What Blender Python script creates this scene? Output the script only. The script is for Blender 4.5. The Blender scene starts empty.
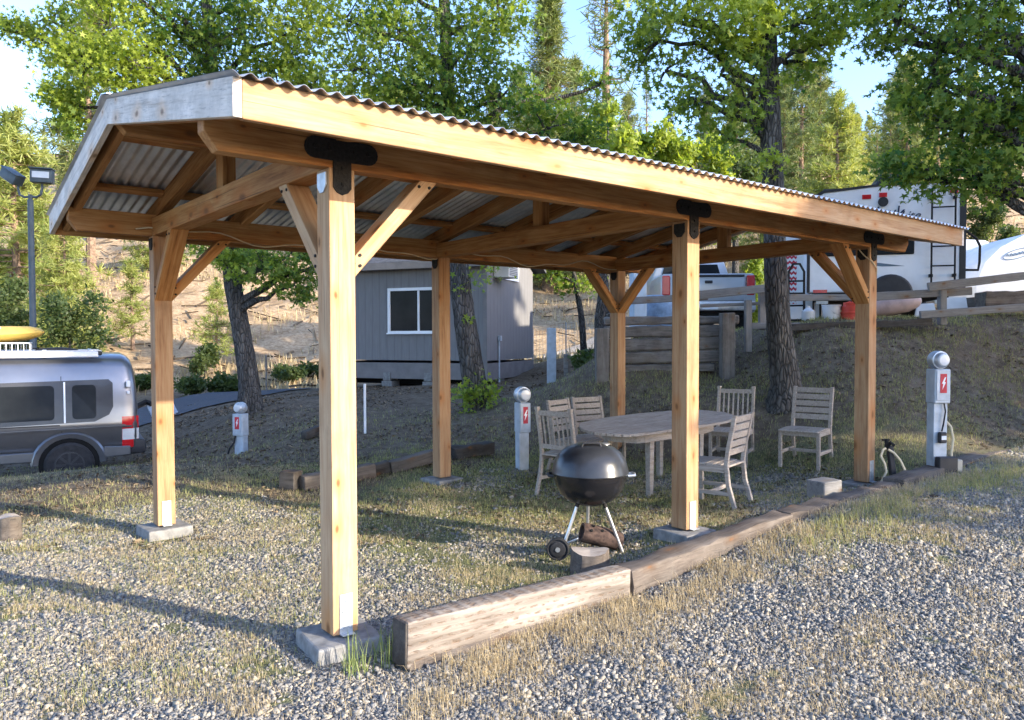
import bpy, bmesh, math, random
import numpy as np
from mathutils import Vector, Matrix, Quaternion
random.seed(7); RNG = np.random.default_rng(7)
S = bpy.context.scene
COL = S.collection
PI = math.pi

# ------------------------------------------------------------------ camera
FPX, PITCH, ROLL, YAW = 773.16, 0.02874, -0.00264, 0.89037
CAM = np.array([-1.8409, -3.7346, 1.5448])
FW = np.array([math.cos(YAW)*math.cos(PITCH), math.sin(YAW)*math.cos(PITCH), -math.sin(PITCH)])
RT = np.array([math.sin(YAW), -math.cos(YAW), 0.0])
UP = np.cross(RT, FW)
R2 = RT*math.cos(ROLL)+UP*math.sin(ROLL); U2 = UP*math.cos(ROLL)-RT*math.sin(ROLL)
FH = np.array([math.cos(YAW), math.sin(YAW), 0.0])
def ray(u, v):
    d = FW*FPX + R2*(u-512) - U2*(v-360)
    return d/(d@FH)
def at(u, v, D):
    "world point seen at pixel (u,v) at horizontal distance D ahead of the photographer"
    return CAM + ray(u, v)*D
def rd(r, D, z=0.0):
    p = CAM + RT*r + FH*D
    return np.array([p[0], p[1], z])
def dirrd(r, D):
    v = RT*r + FH*D
    return math.atan2(v[1], v[0])
cd = bpy.data.cameras.new('camera'); co = bpy.data.objects.new('camera', cd); COL.objects.link(co)
cd.sensor_width = 36; cd.lens = FPX/1024*36; cd.clip_end = 1000; cd.clip_start = 0.05
co.matrix_world = Matrix(((R2[0], U2[0], -FW[0], CAM[0]), (R2[1], U2[1], -FW[1], CAM[1]), (R2[2], U2[2], -FW[2], CAM[2]), (0, 0, 0, 1)))
S.camera = co

# ------------------------------------------------------------------ light
SX, SY, SZ = 0.46, -1.0, 0.375
sun_el = math.atan2(SZ, math.hypot(SX, SY)); sun_az = math.atan2(SX, SY)
W = bpy.data.worlds.new('World'); S.world = W; W.use_nodes = True
nt = W.node_tree; bg = nt.nodes['Background']
sky = nt.nodes.new('ShaderNodeTexSky'); sky.sky_type = 'NISHITA'; sky.sun_disc = False
sky.sun_elevation = sun_el; sky.sun_rotation = sun_az
sky.air_density = 1.0; sky.dust_density = 0.8; sky.ozone_density = 3.0
tint = nt.nodes.new('ShaderNodeMix'); tint.data_type = 'RGBA'; tint.blend_type = 'MULTIPLY'; tint.inputs['Factor'].default_value = 1.0
tint.inputs['B'].default_value = (1.0, 0.955, 1.045, 1)
nt.links.new(sky.outputs[0], tint.inputs['A']); nt.links.new(tint.outputs['Result'], bg.inputs[0]); bg.inputs[1].default_value = 0.15
ld = bpy.data.lights.new('sun', 'SUN'); ld.energy = 2.6; ld.angle = math.radians(0.6); ld.color = (1.0, 0.89, 0.72)
lo = bpy.data.objects.new('sun', ld); COL.objects.link(lo)
lo.rotation_euler = Vector((SX, SY, SZ)).to_track_quat('Z', 'Y').to_euler(); lo.location = (10, -20, 15)
S.view_settings.view_transform = 'Standard'; S.view_settings.look = 'None'; S.view_settings.gamma = 1.0
S.view_settings.exposure = 2.07; S.view_settings.use_curve_mapping = False
S.cycles.max_bounces = 6; S.cycles.diffuse_bounces = 3; S.cycles.glossy_bounces = 3; S.cycles.transmission_bounces = 4
S.cycles.transparent_max_bounces = 6; S.cycles.caustics_reflective = False; S.cycles.caustics_refractive = False
S.cycles.use_denoising = True; S.cycles.use_adaptive_sampling = True; S.cycles.adaptive_threshold = 0.02
S.cycles.sample_clamp_indirect = 6.0

# ------------------------------------------------------------------ materials
class NT:
    def __init__(s, name, rough=0.7, spec=0.3, metal=0.0):
        s.m = bpy.data.materials.new(name); s.m.use_nodes = True; s.t = s.m.node_tree
        s.b = s.t.nodes['Principled BSDF']; s.out = s.t.nodes['Material Output']
        s.b.inputs['Roughness'].default_value = rough; s.b.inputs['Specular IOR Level'].default_value = spec
        s.b.inputs['Metallic'].default_value = metal
    def n(s, typ, **kw):
        x = s.t.nodes.new(typ)
        for k, v in kw.items():
            if k.startswith('i_'):
                key = k[2:]; key = int(key) if key.isdigit() else key.replace('_', ' ')
                x.inputs[key].default_value = v
            else: setattr(x, k, v)
        return x
    def l(s, a, b): s.t.links.new(a, b)
    def coord(s, scale=(1, 1, 1), rnd=0.0, which='Object'):
        tc = s.n('ShaderNodeTexCoord'); mp = s.n('ShaderNodeMapping'); mp.inputs['Scale'].default_value = scale
        s.l(tc.outputs[which], mp.inputs[0])
        if rnd:
            oi = s.n('ShaderNodeObjectInfo'); mu = s.n('ShaderNodeMath', operation='MULTIPLY'); mu.inputs[1].default_value = rnd
            s.l(oi.outputs['Random'], mu.inputs[0]); cx = s.n('ShaderNodeCombineXYZ')
            for i in range(3): s.l(mu.outputs[0], cx.inputs[i])
            s.l(cx.outputs[0], mp.inputs['Location'])
        return mp.outputs[0]
    def noise(s, vec, scale, detail=4, rough=0.55, dist=0.0):
        x = s.n('ShaderNodeTexNoise'); x.inputs['Scale'].default_value = scale; x.inputs['Detail'].default_value = detail
        x.inputs['Roughness'].default_value = rough; x.inputs['Distortion'].default_value = dist
        if vec is not None: s.l(vec, x.inputs['Vector'])
        return x.outputs['Fac']
    def vor(s, vec, scale, feature='F1', out='Distance'):
        x = s.n('ShaderNodeTexVoronoi', feature=feature); x.inputs['Scale'].default_value = scale
        s.l(vec, x.inputs['Vector']); return x.outputs[out]
    def ramp(s, fac, stops, interp='LINEAR'):
        x = s.n('ShaderNodeValToRGB'); cr = x.color_ramp; cr.interpolation = interp
        while len(cr.elements) < len(stops): cr.elements.new(0.5)
        for e, (p, c) in zip(cr.elements, stops):
            e.position = p; e.color = (*c, 1) if len(c) == 3 else c
        s.l(fac, x.inputs[0]); return x.outputs[0]
    def val(s, fac, a, b, to0=0.0, to1=1.0):
        x = s.n('ShaderNodeMapRange'); s.l(fac, x.inputs[0])
        for i, v in zip((1, 2, 3, 4), (a, b, to0, to1)): x.inputs[i].default_value = v
        return x.outputs[0]
    def mix(s, fac, a, b, mode='MIX'):
        x = s.n('ShaderNodeMix', data_type='RGBA', blend_type=mode)
        for sock, v in ((x.inputs['Factor'], fac), (x.inputs['A'], a), (x.inputs['B'], b)):
            if hasattr(v, 'is_linked') or hasattr(v, 'node'): s.l(v, sock)
            elif isinstance(v, (int, float)): sock.default_value = v
            else: sock.default_value = (*v, 1)
        return x.outputs['Result']
    def math(s, op, a, b=None):
        x = s.n('ShaderNodeMath', operation=op)
        for i, v in enumerate((a, b)):
            if v is None: continue
            if hasattr(v, 'node'): s.l(v, x.inputs[i])
            else: x.inputs[i].default_value = v
        return x.outputs[0]
    def color(s, c): s.l(c, s.b.inputs['Base Color'])
    def bump(s, h, strength=0.4, dist=0.01):
        x = s.n('ShaderNodeBump'); x.inputs['Strength'].default_value = strength; x.inputs['Distance'].default_value = dist
        s.l(h, x.inputs['Height']); s.l(x.outputs[0], s.b.inputs['Normal'])

def simple(name, c, rough=0.6, spec=0.3, metal=0.0, var=0.12, scale=6.0, bump=0.0, dark=None):
    k = NT(name, rough, spec, metal); v = k.coord(rnd=7.0); f = k.noise(v, scale, 5, 0.6)
    c2 = dark if dark else tuple(x*(1-2*var) for x in c); c1 = tuple(min(1, x*(1+var)) for x in c)
    k.color(k.ramp(f, [(0.32, c2), (0.62, c1)]))
    if bump: k.bump(f, bump, 0.01)
    return k.m

def wood(name, dark, mid, light, knot=(0.16, 0.07, 0.025), grain=1.0, weather=0.0, knots=True, rough=0.72):
    k = NT(name, rough, 0.25)
    v = k.coord((0.55, 9, 9), 13.0)
    v2 = k.coord((1, 1, 1), 13.0)
    f1 = k.noise(v, 2.2*grain, 5, 0.6, 0.6); f2 = k.noise(v, 9*grain, 3, 0.6, 0.2); f3 = k.noise(v2, 1.6, 3, 0.5)
    f = k.math('ADD', k.math('MULTIPLY', f1, 0.62), k.math('MULTIPLY', f2, 0.38))
    c = k.ramp(f, [(0.30, dark), (0.47, mid), (0.66, light)])
    c = k.mix(k.val(f3, 0.45, 0.75, 0, 0.35), c, dark)
    h = f
    if knots:
        v3 = k.coord((1.3, 2.6, 2.6), 17.0)
        sp3 = k.n('ShaderNodeSeparateXYZ'); k.l(v3, sp3.inputs[0]); cb3 = k.n('ShaderNodeCombineXYZ'); k.l(sp3.outputs[0], cb3.inputs[0]); k.l(k.math('ADD', sp3.outputs[1], sp3.outputs[2]), cb3.inputs[1])
        wv = k.n('ShaderNodeVectorMath', operation='ADD'); k.l(cb3.outputs[0], wv.inputs[0]); wn = k.n('ShaderNodeTexNoise'); wn.inputs['Scale'].default_value = 3.0; k.l(v2, wn.inputs['Vector'])
        ws = k.n('ShaderNodeVectorMath', operation='SCALE'); k.l(wn.outputs['Color'], ws.inputs[0]); ws.inputs['Scale'].default_value = .12; k.l(ws.outputs[0], wv.inputs[1])
        x = k.n('ShaderNodeTexVoronoi', feature='F1'); x.voronoi_dimensions = '2D'; x.inputs['Scale'].default_value = 1.75; k.l(wv.outputs[0], x.inputs['Vector'])
        sep = k.n('ShaderNodeSeparateColor'); k.l(x.outputs['Color'], sep.inputs[0])
        keep = k.val(sep.outputs[0], 0.25, 0.3)
        kd = k.math('MULTIPLY', x.outputs['Distance'], k.val(sep.outputs[1], 0, 1, .7, 2.6)); kn = k.math('MULTIPLY', k.val(kd, 0.04, 0.11, 1, 0), keep)
        halo = k.math('MULTIPLY', k.val(kd, 0.06, 0.38, 0.75, 0), keep)
        c = k.mix(halo, c, tuple(q*w for q, w in zip(mid, (1.0, .72, .45))))
        c = k.mix(k.math('MULTIPLY', kn, 0.85), c, knot)
    if weather:
        w = k.noise(v2, 5, 6, 0.7); w2 = k.noise(k.coord((3, 30, 30), 5.0), 3, 3, 0.7)
        c = k.mix(k.val(w, 0.35, 0.65, 0, weather), c, (0.30, 0.28, 0.25))
        c = k.mix(k.val(w2, 0.58, 0.72, 0, weather*0.8), c, (0.07, 0.06, 0.05))
    # water stains and darker drying streaks
    st = k.noise(k.coord((0.9, 1.6, 1.6), 23.0), 2.3, 5, .7); c = k.mix(k.val(st, .56, .74, 0, .5), c, tuple(q*.45 for q in mid))
    ck = k.noise(k.coord((0.35, 26, 26), 9.0), 2.6, 2, .5); c = k.mix(k.val(ck, .66, .72, 0, .55), c, tuple(q*.3 for q in dark))
    k.color(c); k.bump(k.math('SUBTRACT', h, k.val(ck, .66, .72, 0, .6)), 0.35, 0.005)
    return k.m

M = {}
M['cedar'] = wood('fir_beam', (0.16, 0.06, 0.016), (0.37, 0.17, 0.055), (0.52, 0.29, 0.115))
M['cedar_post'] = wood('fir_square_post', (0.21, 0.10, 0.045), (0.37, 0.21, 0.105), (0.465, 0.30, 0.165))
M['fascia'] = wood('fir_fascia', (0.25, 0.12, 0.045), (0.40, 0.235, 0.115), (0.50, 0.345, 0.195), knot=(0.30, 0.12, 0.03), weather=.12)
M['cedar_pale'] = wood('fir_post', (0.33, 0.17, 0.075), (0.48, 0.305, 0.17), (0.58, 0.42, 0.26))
M['cedar_grey'] = wood('weathered_rake', (0.42, 0.34, 0.26), (0.76, 0.67, 0.57), (0.86, 0.78, 0.69), weather=0.5)
M['teak'] = wood('grey_teak', (0.20, 0.16, 0.13), (0.36, 0.305, 0.255), (0.48, 0.42, 0.36), grain=2.5, knots=False)
M['old_wood'] = wood('old_sleeper', (0.04, 0.031, 0.025), (0.105, 0.081, 0.064), (0.18, 0.146, 0.118), weather=0.2, rough=0.9)
M['grey_wood'] = wood('grey_fence_wood', (0.10, 0.095, 0.09), (0.20, 0.19, 0.18), (0.29, 0.275, 0.26), weather=0.4, rough=0.9)
M['wall_wood'] = wood('stacked_sleeper', (0.05, 0.045, 0.04), (0.12, 0.108, 0.097), (0.21, 0.19, 0.172), weather=0.35, rough=0.9)
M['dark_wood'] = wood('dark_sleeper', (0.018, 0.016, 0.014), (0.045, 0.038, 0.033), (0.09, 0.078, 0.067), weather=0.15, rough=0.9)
def incised():
    k = NT('incised_timber', 0.8, 0.2)
    v = k.coord((0.7, 9, 9), 3.0); f = k.noise(v, 2.5, 5, 0.6, 0.5)
    c = k.ramp(f, [(0.3, (0.11, 0.09, 0.072)), (0.5, (0.235, 0.2, 0.168)), (0.68, (0.335, 0.3, 0.262))])
    tc = k.n('ShaderNodeTexCoord'); mp = k.n('ShaderNodeMapping'); mp.inputs['Scale'].default_value = (12, 26, 26); k.l(tc.outputs['Object'], mp.inputs[0])
    br = k.n('ShaderNodeTexBrick'); br.offset = 0.5; br.inputs['Scale'].default_value = 1.0; br.inputs['Mortar Size'].default_value = 0.0
    sx = k.n('ShaderNodeSeparateXYZ'); k.l(mp.outputs[0], sx.inputs[0])
    nz = k.noise(k.coord((2, 6, 6)), 5, 2)
    row = k.math('ADD', sx.outputs[2], k.math('MULTIPLY', nz, 0.9))
    rr = k.math('FLOOR', row); fr = k.math('FRACT', row)
    xs = k.math('FRACT', k.math('ADD', sx.outputs[0], k.math('MULTIPLY', rr, 0.37)))
    a = k.val(k.math('ABSOLUTE', k.math('SUBTRACT', fr, 0.5)), 0.1, 0.22, 1, 0)
    b = k.val(k.math('ABSOLUTE', k.math('SUBTRACT', xs, 0.5)), 0.2, 0.4, 1, 0)
    slit = k.math('MULTIPLY', k.math('MULTIPLY', a, b), k.val(k.noise(k.coord((5, 14, 14)), 2.2, 3, .7), .38, .6))
    c = k.mix(k.math('MULTIPLY', slit, k.val(nz, .25, .5, .35, .9)), c, (0.17, 0.12, 0.085))
    k.color(c); k.bump(k.math('SUBTRACT', f, slit), 0.6, 0.008); return k.m
M['incised'] = incised()
def corr():
    k = NT('galvanised_sheet', 0.3, 0.5, 0.8); v = k.coord(rnd=3); f = k.noise(v, 3, 5, .7)
    k.color(k.ramp(f, [(0.3, (0.5, 0.52, 0.54)), (0.65, (0.76, 0.78, 0.8))])); k.l(k.val(f, 0.3, 0.7, 0.3, 0.5), k.b.inputs['Roughness']); return k.m
M['galv_sheet'] = corr()
M['galv'] = simple('galvanised_steel', (0.50, 0.54, 0.58), 0.45, 0.5, 0.6, 0.12, 20)
M['pedestal'] = simple('grey_painted_steel', (0.42, 0.47, 0.52), 0.45, 0.4, 0.1, 0.1, 9)
M['black_iron'] = simple('black_textured_iron', (0.016, 0.015, 0.014), 0.75, 0.3, 0.0, 0.3, 60, 0.6)
M['concrete'] = simple('concrete', (0.23, 0.225, 0.215), 0.9, 0.15, 0, 0.16, 14, 0.3)
M['enamel'] = simple('black_enamel', (0.013, 0.013, 0.015), 0.16, 0.5, 0, 0.1, 3)
M['lid_enamel'] = simple('dusty_black_enamel', (0.03, 0.032, 0.037), 0.28, 0.5, 0, 0.3, 4)
M['alu'] = simple('aluminium', (0.66, 0.66, 0.66), 0.35, 0.5, 0.8, 0.1, 10)
M['rubber'] = simple('black_rubber', (0.025, 0.025, 0.027), 0.75, 0.3, 0, 0.2, 12)
M['rust'] = simple('rusty_brown', (0.085, 0.055, 0.042), 0.9, 0.15, 0, 0.35, 18, 0.6, dark=(0.025, 0.018, 0.016))
M['dark'] = simple('dark_void', (0.012, 0.012, 0.012), 0.9, 0.1)
M['red'] = simple('red_label', (0.50, 0.035, 0.05), 0.5, 0.3, 0, 0.08)
M['white'] = simple('white_paint', (0.78, 0.79, 0.80), 0.45, 0.4, 0, 0.04, 3)
M['cream'] = simple('cream_panel', (0.66, 0.64, 0.58), 0.5, 0.3, 0, 0.05, 3)
M['tan'] = simple('tan_plastic', (0.52, 0.46, 0.36), 0.6, 0.3)
M['red_plastic'] = simple('red_plastic', (0.62, 0.06, 0.03), 0.45, 0.4)
M['siding'] = None
M['trim_grey'] = simple('grey_trim', (0.205, 0.19, 0.183), 0.75, 0.2, 0, 0.08, 4)
M['roofing'] = simple('dark_roofing', (0.10, 0.10, 0.105), 0.85, 0.2, 0, 0.2, 8)
M['lamp_green'] = simple('grey_green_pole_paint', (0.075, 0.10, 0.115), 0.5, 0.4, 0, 0.1)
M['kayak'] = simple('yellow_plastic', (0.55, 0.38, 0.09), 0.55, 0.3, 0, 0.06)
M['black_plastic'] = simple('black_plastic', (0.03, 0.03, 0.033), 0.5, 0.35)
M['taillight'] = simple('red_lens', (0.55, 0.015, 0.02), 0.15, 0.6, 0, 0.05)
M['lens_clear'] = simple('clear_lens', (0.62, 0.64, 0.66), 0.15, 0.6, 0, 0.05)
M['blue_tarp'] = simple('blue_tarp', (0.24, 0.34, 0.46), 0.6, 0.3, 0, 0.2, 5, 0.5)
M['pale_blue'] = simple('pale_blue_panel', (0.45, 0.55, 0.64), 0.5, 0.3, 0, 0.06)
M['hose'] = simple('cream_hose', (0.60, 0.50, 0.33), 0.5, 0.3, 0, 0.05)
M['asphalt'] = simple('asphalt', (0.085, 0.09, 0.10), 0.9, 0.2, 0, 0.15, 30, 0.3)
M['dirt_road'] = simple('pale_dirt', (0.44, 0.38, 0.31), 0.95, 0.1, 0, 0.12, 4, 0.3)
M['pine_bark'] = simple('pine_bark', (0.24, 0.165, 0.115), 0.95, 0.1, 0, 0.3, 9, 0.8)
M['rock'] = simple('pale_rock', (0.40, 0.38, 0.35), 0.9, 0.15, 0, 0.25, 6, 0.6)
M['mesh_wire'] = simple('fence_wire', (0.5, 0.5, 0.48), 0.6, 0.3, 0.4)
def paint():
    k = NT('metallic_grey_paint', 0.28, 0.5, 0.75); v = k.coord(rnd=2); f = k.noise(v, 1.5, 4, .6)
    k.color(k.ramp(f, [(0.3, (0.17, 0.175, 0.19)), (0.7, (0.22, 0.225, 0.24))]))
    k.b.inputs['Coat Weight'].default_value = 0.6; k.b.inputs['Coat Roughness'].default_value = 0.12; return k.m
M['van_paint'] = paint()
def truckpaint():
    k = NT('silver_paint', 0.3, 0.5, 0.35); k.color(k.ramp(k.noise(k.coord(), 2), [(0.3, (0.42, 0.44, 0.47)), (0.7, (0.48, 0.50, 0.53))])); return k.m
M['truck_paint'] = truckpaint()
def glass():
    k = NT('dark_window_glass', 0.05, 0.22); k.b.inputs['IOR'].default_value = 1.22; k.color(k.ramp(k.noise(k.coord(), 1.3), [(0.3, (0.012, 0.014, 0.016)), (0.7, (0.03, 0.033, 0.035))])); return k.m
M['glass'] = glass()
def siding():
    k = NT('grooved_siding', 0.75, 0.2)
    tc = k.n('ShaderNodeTexCoord'); sx = k.n('ShaderNodeSeparateXYZ'); k.l(tc.outputs['Object'], sx.inputs[0])
    s = k.math('FRACT', k.math('MULTIPLY', k.math('ADD', sx.outputs[0], sx.outputs[1]), 5.0))
    g = k.val(k.math('ABSOLUTE', k.math('SUBTRACT', s, 0.5)), 0.43, 0.47, 0, 1)
    f = k.noise(k.coord((6, 6, 0.6)), 4, 4, .6)
    c = k.ramp(f, [(0.3, (0.185, 0.18, 0.18)), (0.7, (0.22, 0.214, 0.213))])
    c = k.mix(k.math('MULTIPLY', g, 0.3), c, (0.09, 0.083, 0.08)); k.color(c)
    k.bump(k.math('SUBTRACT', f, g), 0.4, 0.01); return k.m
M['siding'] = siding()
def bark(name, d, m_, l_):
    k = NT(name, 0.95, 0.12); v = k.coord((1, 1, 0.28)); n0 = k.noise(v, 3.0, 3)
    x = k.n('ShaderNodeTexVoronoi', feature='DISTANCE_TO_EDGE'); x.inputs['Scale'].default_value = 22; k.l(v, x.inputs['Vector'])
    f = k.noise(v, 9, 5, .65)
    e = k.val(x.outputs['Distance'], 0.0, 0.25, 0, 1)
    c = k.ramp(f, [(0.3, d), (0.5, m_), (0.7, l_)]); c = k.mix(k.val(e, 0, 0.5, 0.75, 0), c, tuple(q*0.3 for q in d)); k.color(c)
    k.bump(k.math('ADD', e, k.math('MULTIPLY', f, 0.5)), 0.9, 0.03); return k.m
M['bark'] = bark('furrowed_grey_bark', (0.05, 0.046, 0.042), (0.105, 0.098, 0.09), (0.18, 0.168, 0.152))
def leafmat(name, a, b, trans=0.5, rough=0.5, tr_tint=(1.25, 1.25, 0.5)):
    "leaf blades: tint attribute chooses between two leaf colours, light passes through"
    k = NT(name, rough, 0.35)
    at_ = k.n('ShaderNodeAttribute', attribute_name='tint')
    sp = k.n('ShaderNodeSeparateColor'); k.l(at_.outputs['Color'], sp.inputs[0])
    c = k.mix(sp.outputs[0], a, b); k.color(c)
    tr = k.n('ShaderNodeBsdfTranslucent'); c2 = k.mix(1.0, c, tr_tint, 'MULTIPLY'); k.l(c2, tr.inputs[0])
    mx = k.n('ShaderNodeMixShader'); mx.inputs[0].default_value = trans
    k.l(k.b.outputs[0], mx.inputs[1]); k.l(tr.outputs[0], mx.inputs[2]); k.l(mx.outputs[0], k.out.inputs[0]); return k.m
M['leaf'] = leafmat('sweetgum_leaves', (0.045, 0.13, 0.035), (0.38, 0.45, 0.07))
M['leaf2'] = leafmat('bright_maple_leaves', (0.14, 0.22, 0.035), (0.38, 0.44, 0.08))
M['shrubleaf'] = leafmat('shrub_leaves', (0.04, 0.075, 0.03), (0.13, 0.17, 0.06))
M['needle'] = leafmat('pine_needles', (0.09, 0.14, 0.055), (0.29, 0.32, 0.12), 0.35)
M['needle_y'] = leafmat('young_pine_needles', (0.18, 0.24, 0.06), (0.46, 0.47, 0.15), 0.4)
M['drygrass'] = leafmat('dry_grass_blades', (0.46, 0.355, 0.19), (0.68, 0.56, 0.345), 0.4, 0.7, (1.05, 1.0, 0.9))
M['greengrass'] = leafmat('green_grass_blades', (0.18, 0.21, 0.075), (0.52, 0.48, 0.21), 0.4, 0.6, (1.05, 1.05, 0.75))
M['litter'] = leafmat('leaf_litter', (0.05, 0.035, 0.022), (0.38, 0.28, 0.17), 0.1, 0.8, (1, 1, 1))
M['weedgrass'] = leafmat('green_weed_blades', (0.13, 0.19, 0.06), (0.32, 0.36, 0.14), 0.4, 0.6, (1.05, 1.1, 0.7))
def gravelmat():
    k = NT('crushed_grey_gravel', 0.85, 0.2)
    at_ = k.n('ShaderNodeAttribute', attribute_name='tint'); sp = k.n('ShaderNodeSeparateColor'); k.l(at_.outputs['Color'], sp.inputs[0])
    c = k.ramp(sp.outputs[0], [(0.0, (0.115, 0.112, 0.114)), (0.3, (0.21, 0.203, 0.192)), (0.6, (0.305, 0.285, 0.245)), (0.82, (0.43, 0.36, 0.255)), (1.0, (0.52, 0.48, 0.41))])
    f = k.noise(k.coord(), 60, 3); c = k.mix(k.val(f, .4, .7, 0, .3), c, (0.12, 0.115, 0.12)); k.color(c); return k.m
M['gravel'] = gravelmat()
def groundmat():
    k = NT('ground_soil_gravel', 0.95, 0.1)
    v = k.coord(which='Object')
    at_ = k.n('ShaderNodeAttribute', attribute_name='mask'); sp = k.n('ShaderNodeSeparateColor'); k.l(at_.outputs['Color'], sp.inputs[0])
    gv, gr, hl = sp.outputs[0], sp.outputs[1], sp.outputs[2]
    x = k.n('ShaderNodeTexVoronoi', feature='F1'); x.inputs['Scale'].default_value = 55; k.l(v, x.inputs['Vector'])
    x2 = k.n('ShaderNodeTexVoronoi', feature='DISTANCE_TO_EDGE'); x2.inputs['Scale'].default_value = 55; k.l(v, x2.inputs['Vector'])
    s2 = k.n('ShaderNodeSeparateColor'); k.l(x.outputs['Color'], s2.inputs[0])
    cg = k.ramp(s2.outputs[0], [(0.0, (0.14, 0.135, 0.13)), (0.45, (0.24, 0.23, 0.21)), (0.8, (0.36, 0.335, 0.29)), (1.0, (0.48, 0.45, 0.39))])
    cg = k.mix(k.val(x2.outputs['Distance'], 0, 0.12, 0.8, 0), cg, (0.05, 0.047, 0.042))
    n1 = k.noise(v, 1.3, 6, .65); n2 = k.noise(v, 7, 6, .7); n3 = k.noise(v, 40, 4, .7)
    soil = k.ramp(n2, [(0.3, (0.075, 0.056, 0.038)), (0.52, (0.145, 0.113, 0.08)), (0.7, (0.225, 0.182, 0.132))])
    green = k.ramp(n3, [(0.3, (0.08, 0.085, 0.045)), (0.55, (0.17, 0.175, 0.09)), (0.75, (0.30, 0.28, 0.15))])
    straw = k.ramp(n2, [(0.30, (0.25, 0.15, 0.08)), (0.46, (0.44, 0.305, 0.175)), (0.66, (0.60, 0.45, 0.285))])
    n4 = k.noise(k.coord((0.35, 0.35, 1.6)), 1.4, 6, .7)
    straw = k.mix(k.val(n4, 0.5, 0.68, 0, 0.75), straw, (0.13, 0.085, 0.05))  # dark streaks: shadows painted into the straw colour, along with pine needles
    c = k.mix(k.val(k.math('ADD', gr, k.math('MULTIPLY', k.math('SUBTRACT', n1, 0.5), 1.1)), 0.4, 0.75), soil, green)
    c = k.mix(k.val(k.math('ADD', gv, k.math('MULTIPLY', k.math('SUBTRACT', n2, 0.5), 0.9)), 0.38, 0.6), c, cg)
    c = k.mix(hl, c, straw); k.color(c)
    h = k.math('ADD', k.math('MULTIPLY', k.math('MULTIPLY', x2.outputs['Distance'], gv), 1.0), k.math('MULTIPLY', n3, 0.6))
    h = k.math('ADD', h, k.math('MULTIPLY', n2, 0.8))
    k.bump(h, 0.9, 0.03); return k.m
M['ground'] = groundmat()

# ------------------------------------------------------------------ mesh helpers
def tag(o, label, cat, group=None, kind=None):
    if label: o['label'] = label
    if cat: o['category'] = cat
    if group: o['group'] = group
    if kind: o['kind'] = kind
    return o
def empty(name, loc=(0, 0, 0), rz=0.0, label=None, cat=None, group=None):
    o = bpy.data.objects.new(name, None); COL.objects.link(o); o.location = Vector([float(q) for q in loc]); o.rotation_euler = (0, 0, rz)
    o.empty_display_size = 0.1
    return tag(o, label, cat, group)
def fast_mesh(name, verts, flat, tot, mat, parent=None, smooth=False, tint=None, loc=None):
    "verts (N,3), flat loop indices, tot loops per face"
    me = bpy.data.meshes.new(name); verts = np.asarray(verts, np.float32); flat = np.asarray(flat, np.int32); tot = np.asarray(tot, np.int32)
    me.vertices.add(len(verts)); me.vertices.foreach_set('co', verts.ravel())
    me.loops.add(len(flat)); me.loops.foreach_set('vertex_index', flat)
    me.polygons.add(len(tot)); st = np.concatenate(([0], np.cumsum(tot)[:-1])).astype(np.int32)
    me.polygons.foreach_set('loop_start', st); me.polygons.foreach_set('loop_total', tot)
    if smooth: me.polygons.foreach_set('use_smooth', np.ones(len(tot), bool))
    if tint is not None:
        a = me.color_attributes.new('tint', 'FLOAT_COLOR', 'POINT')
        c = np.ones((len(verts), 4), np.float32); c[:, :tint.shape[1]] = tint; a.data.foreach_set('color', c.ravel())
    me.update(calc_edges=True); me.materials.append(mat)
    o = bpy.data.objects.new(name, me); COL.objects.link(o)
    if parent is not None: o.parent = parent
    if loc is not None: o.location = Vector([float(q) for q in loc])
    return o
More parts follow.
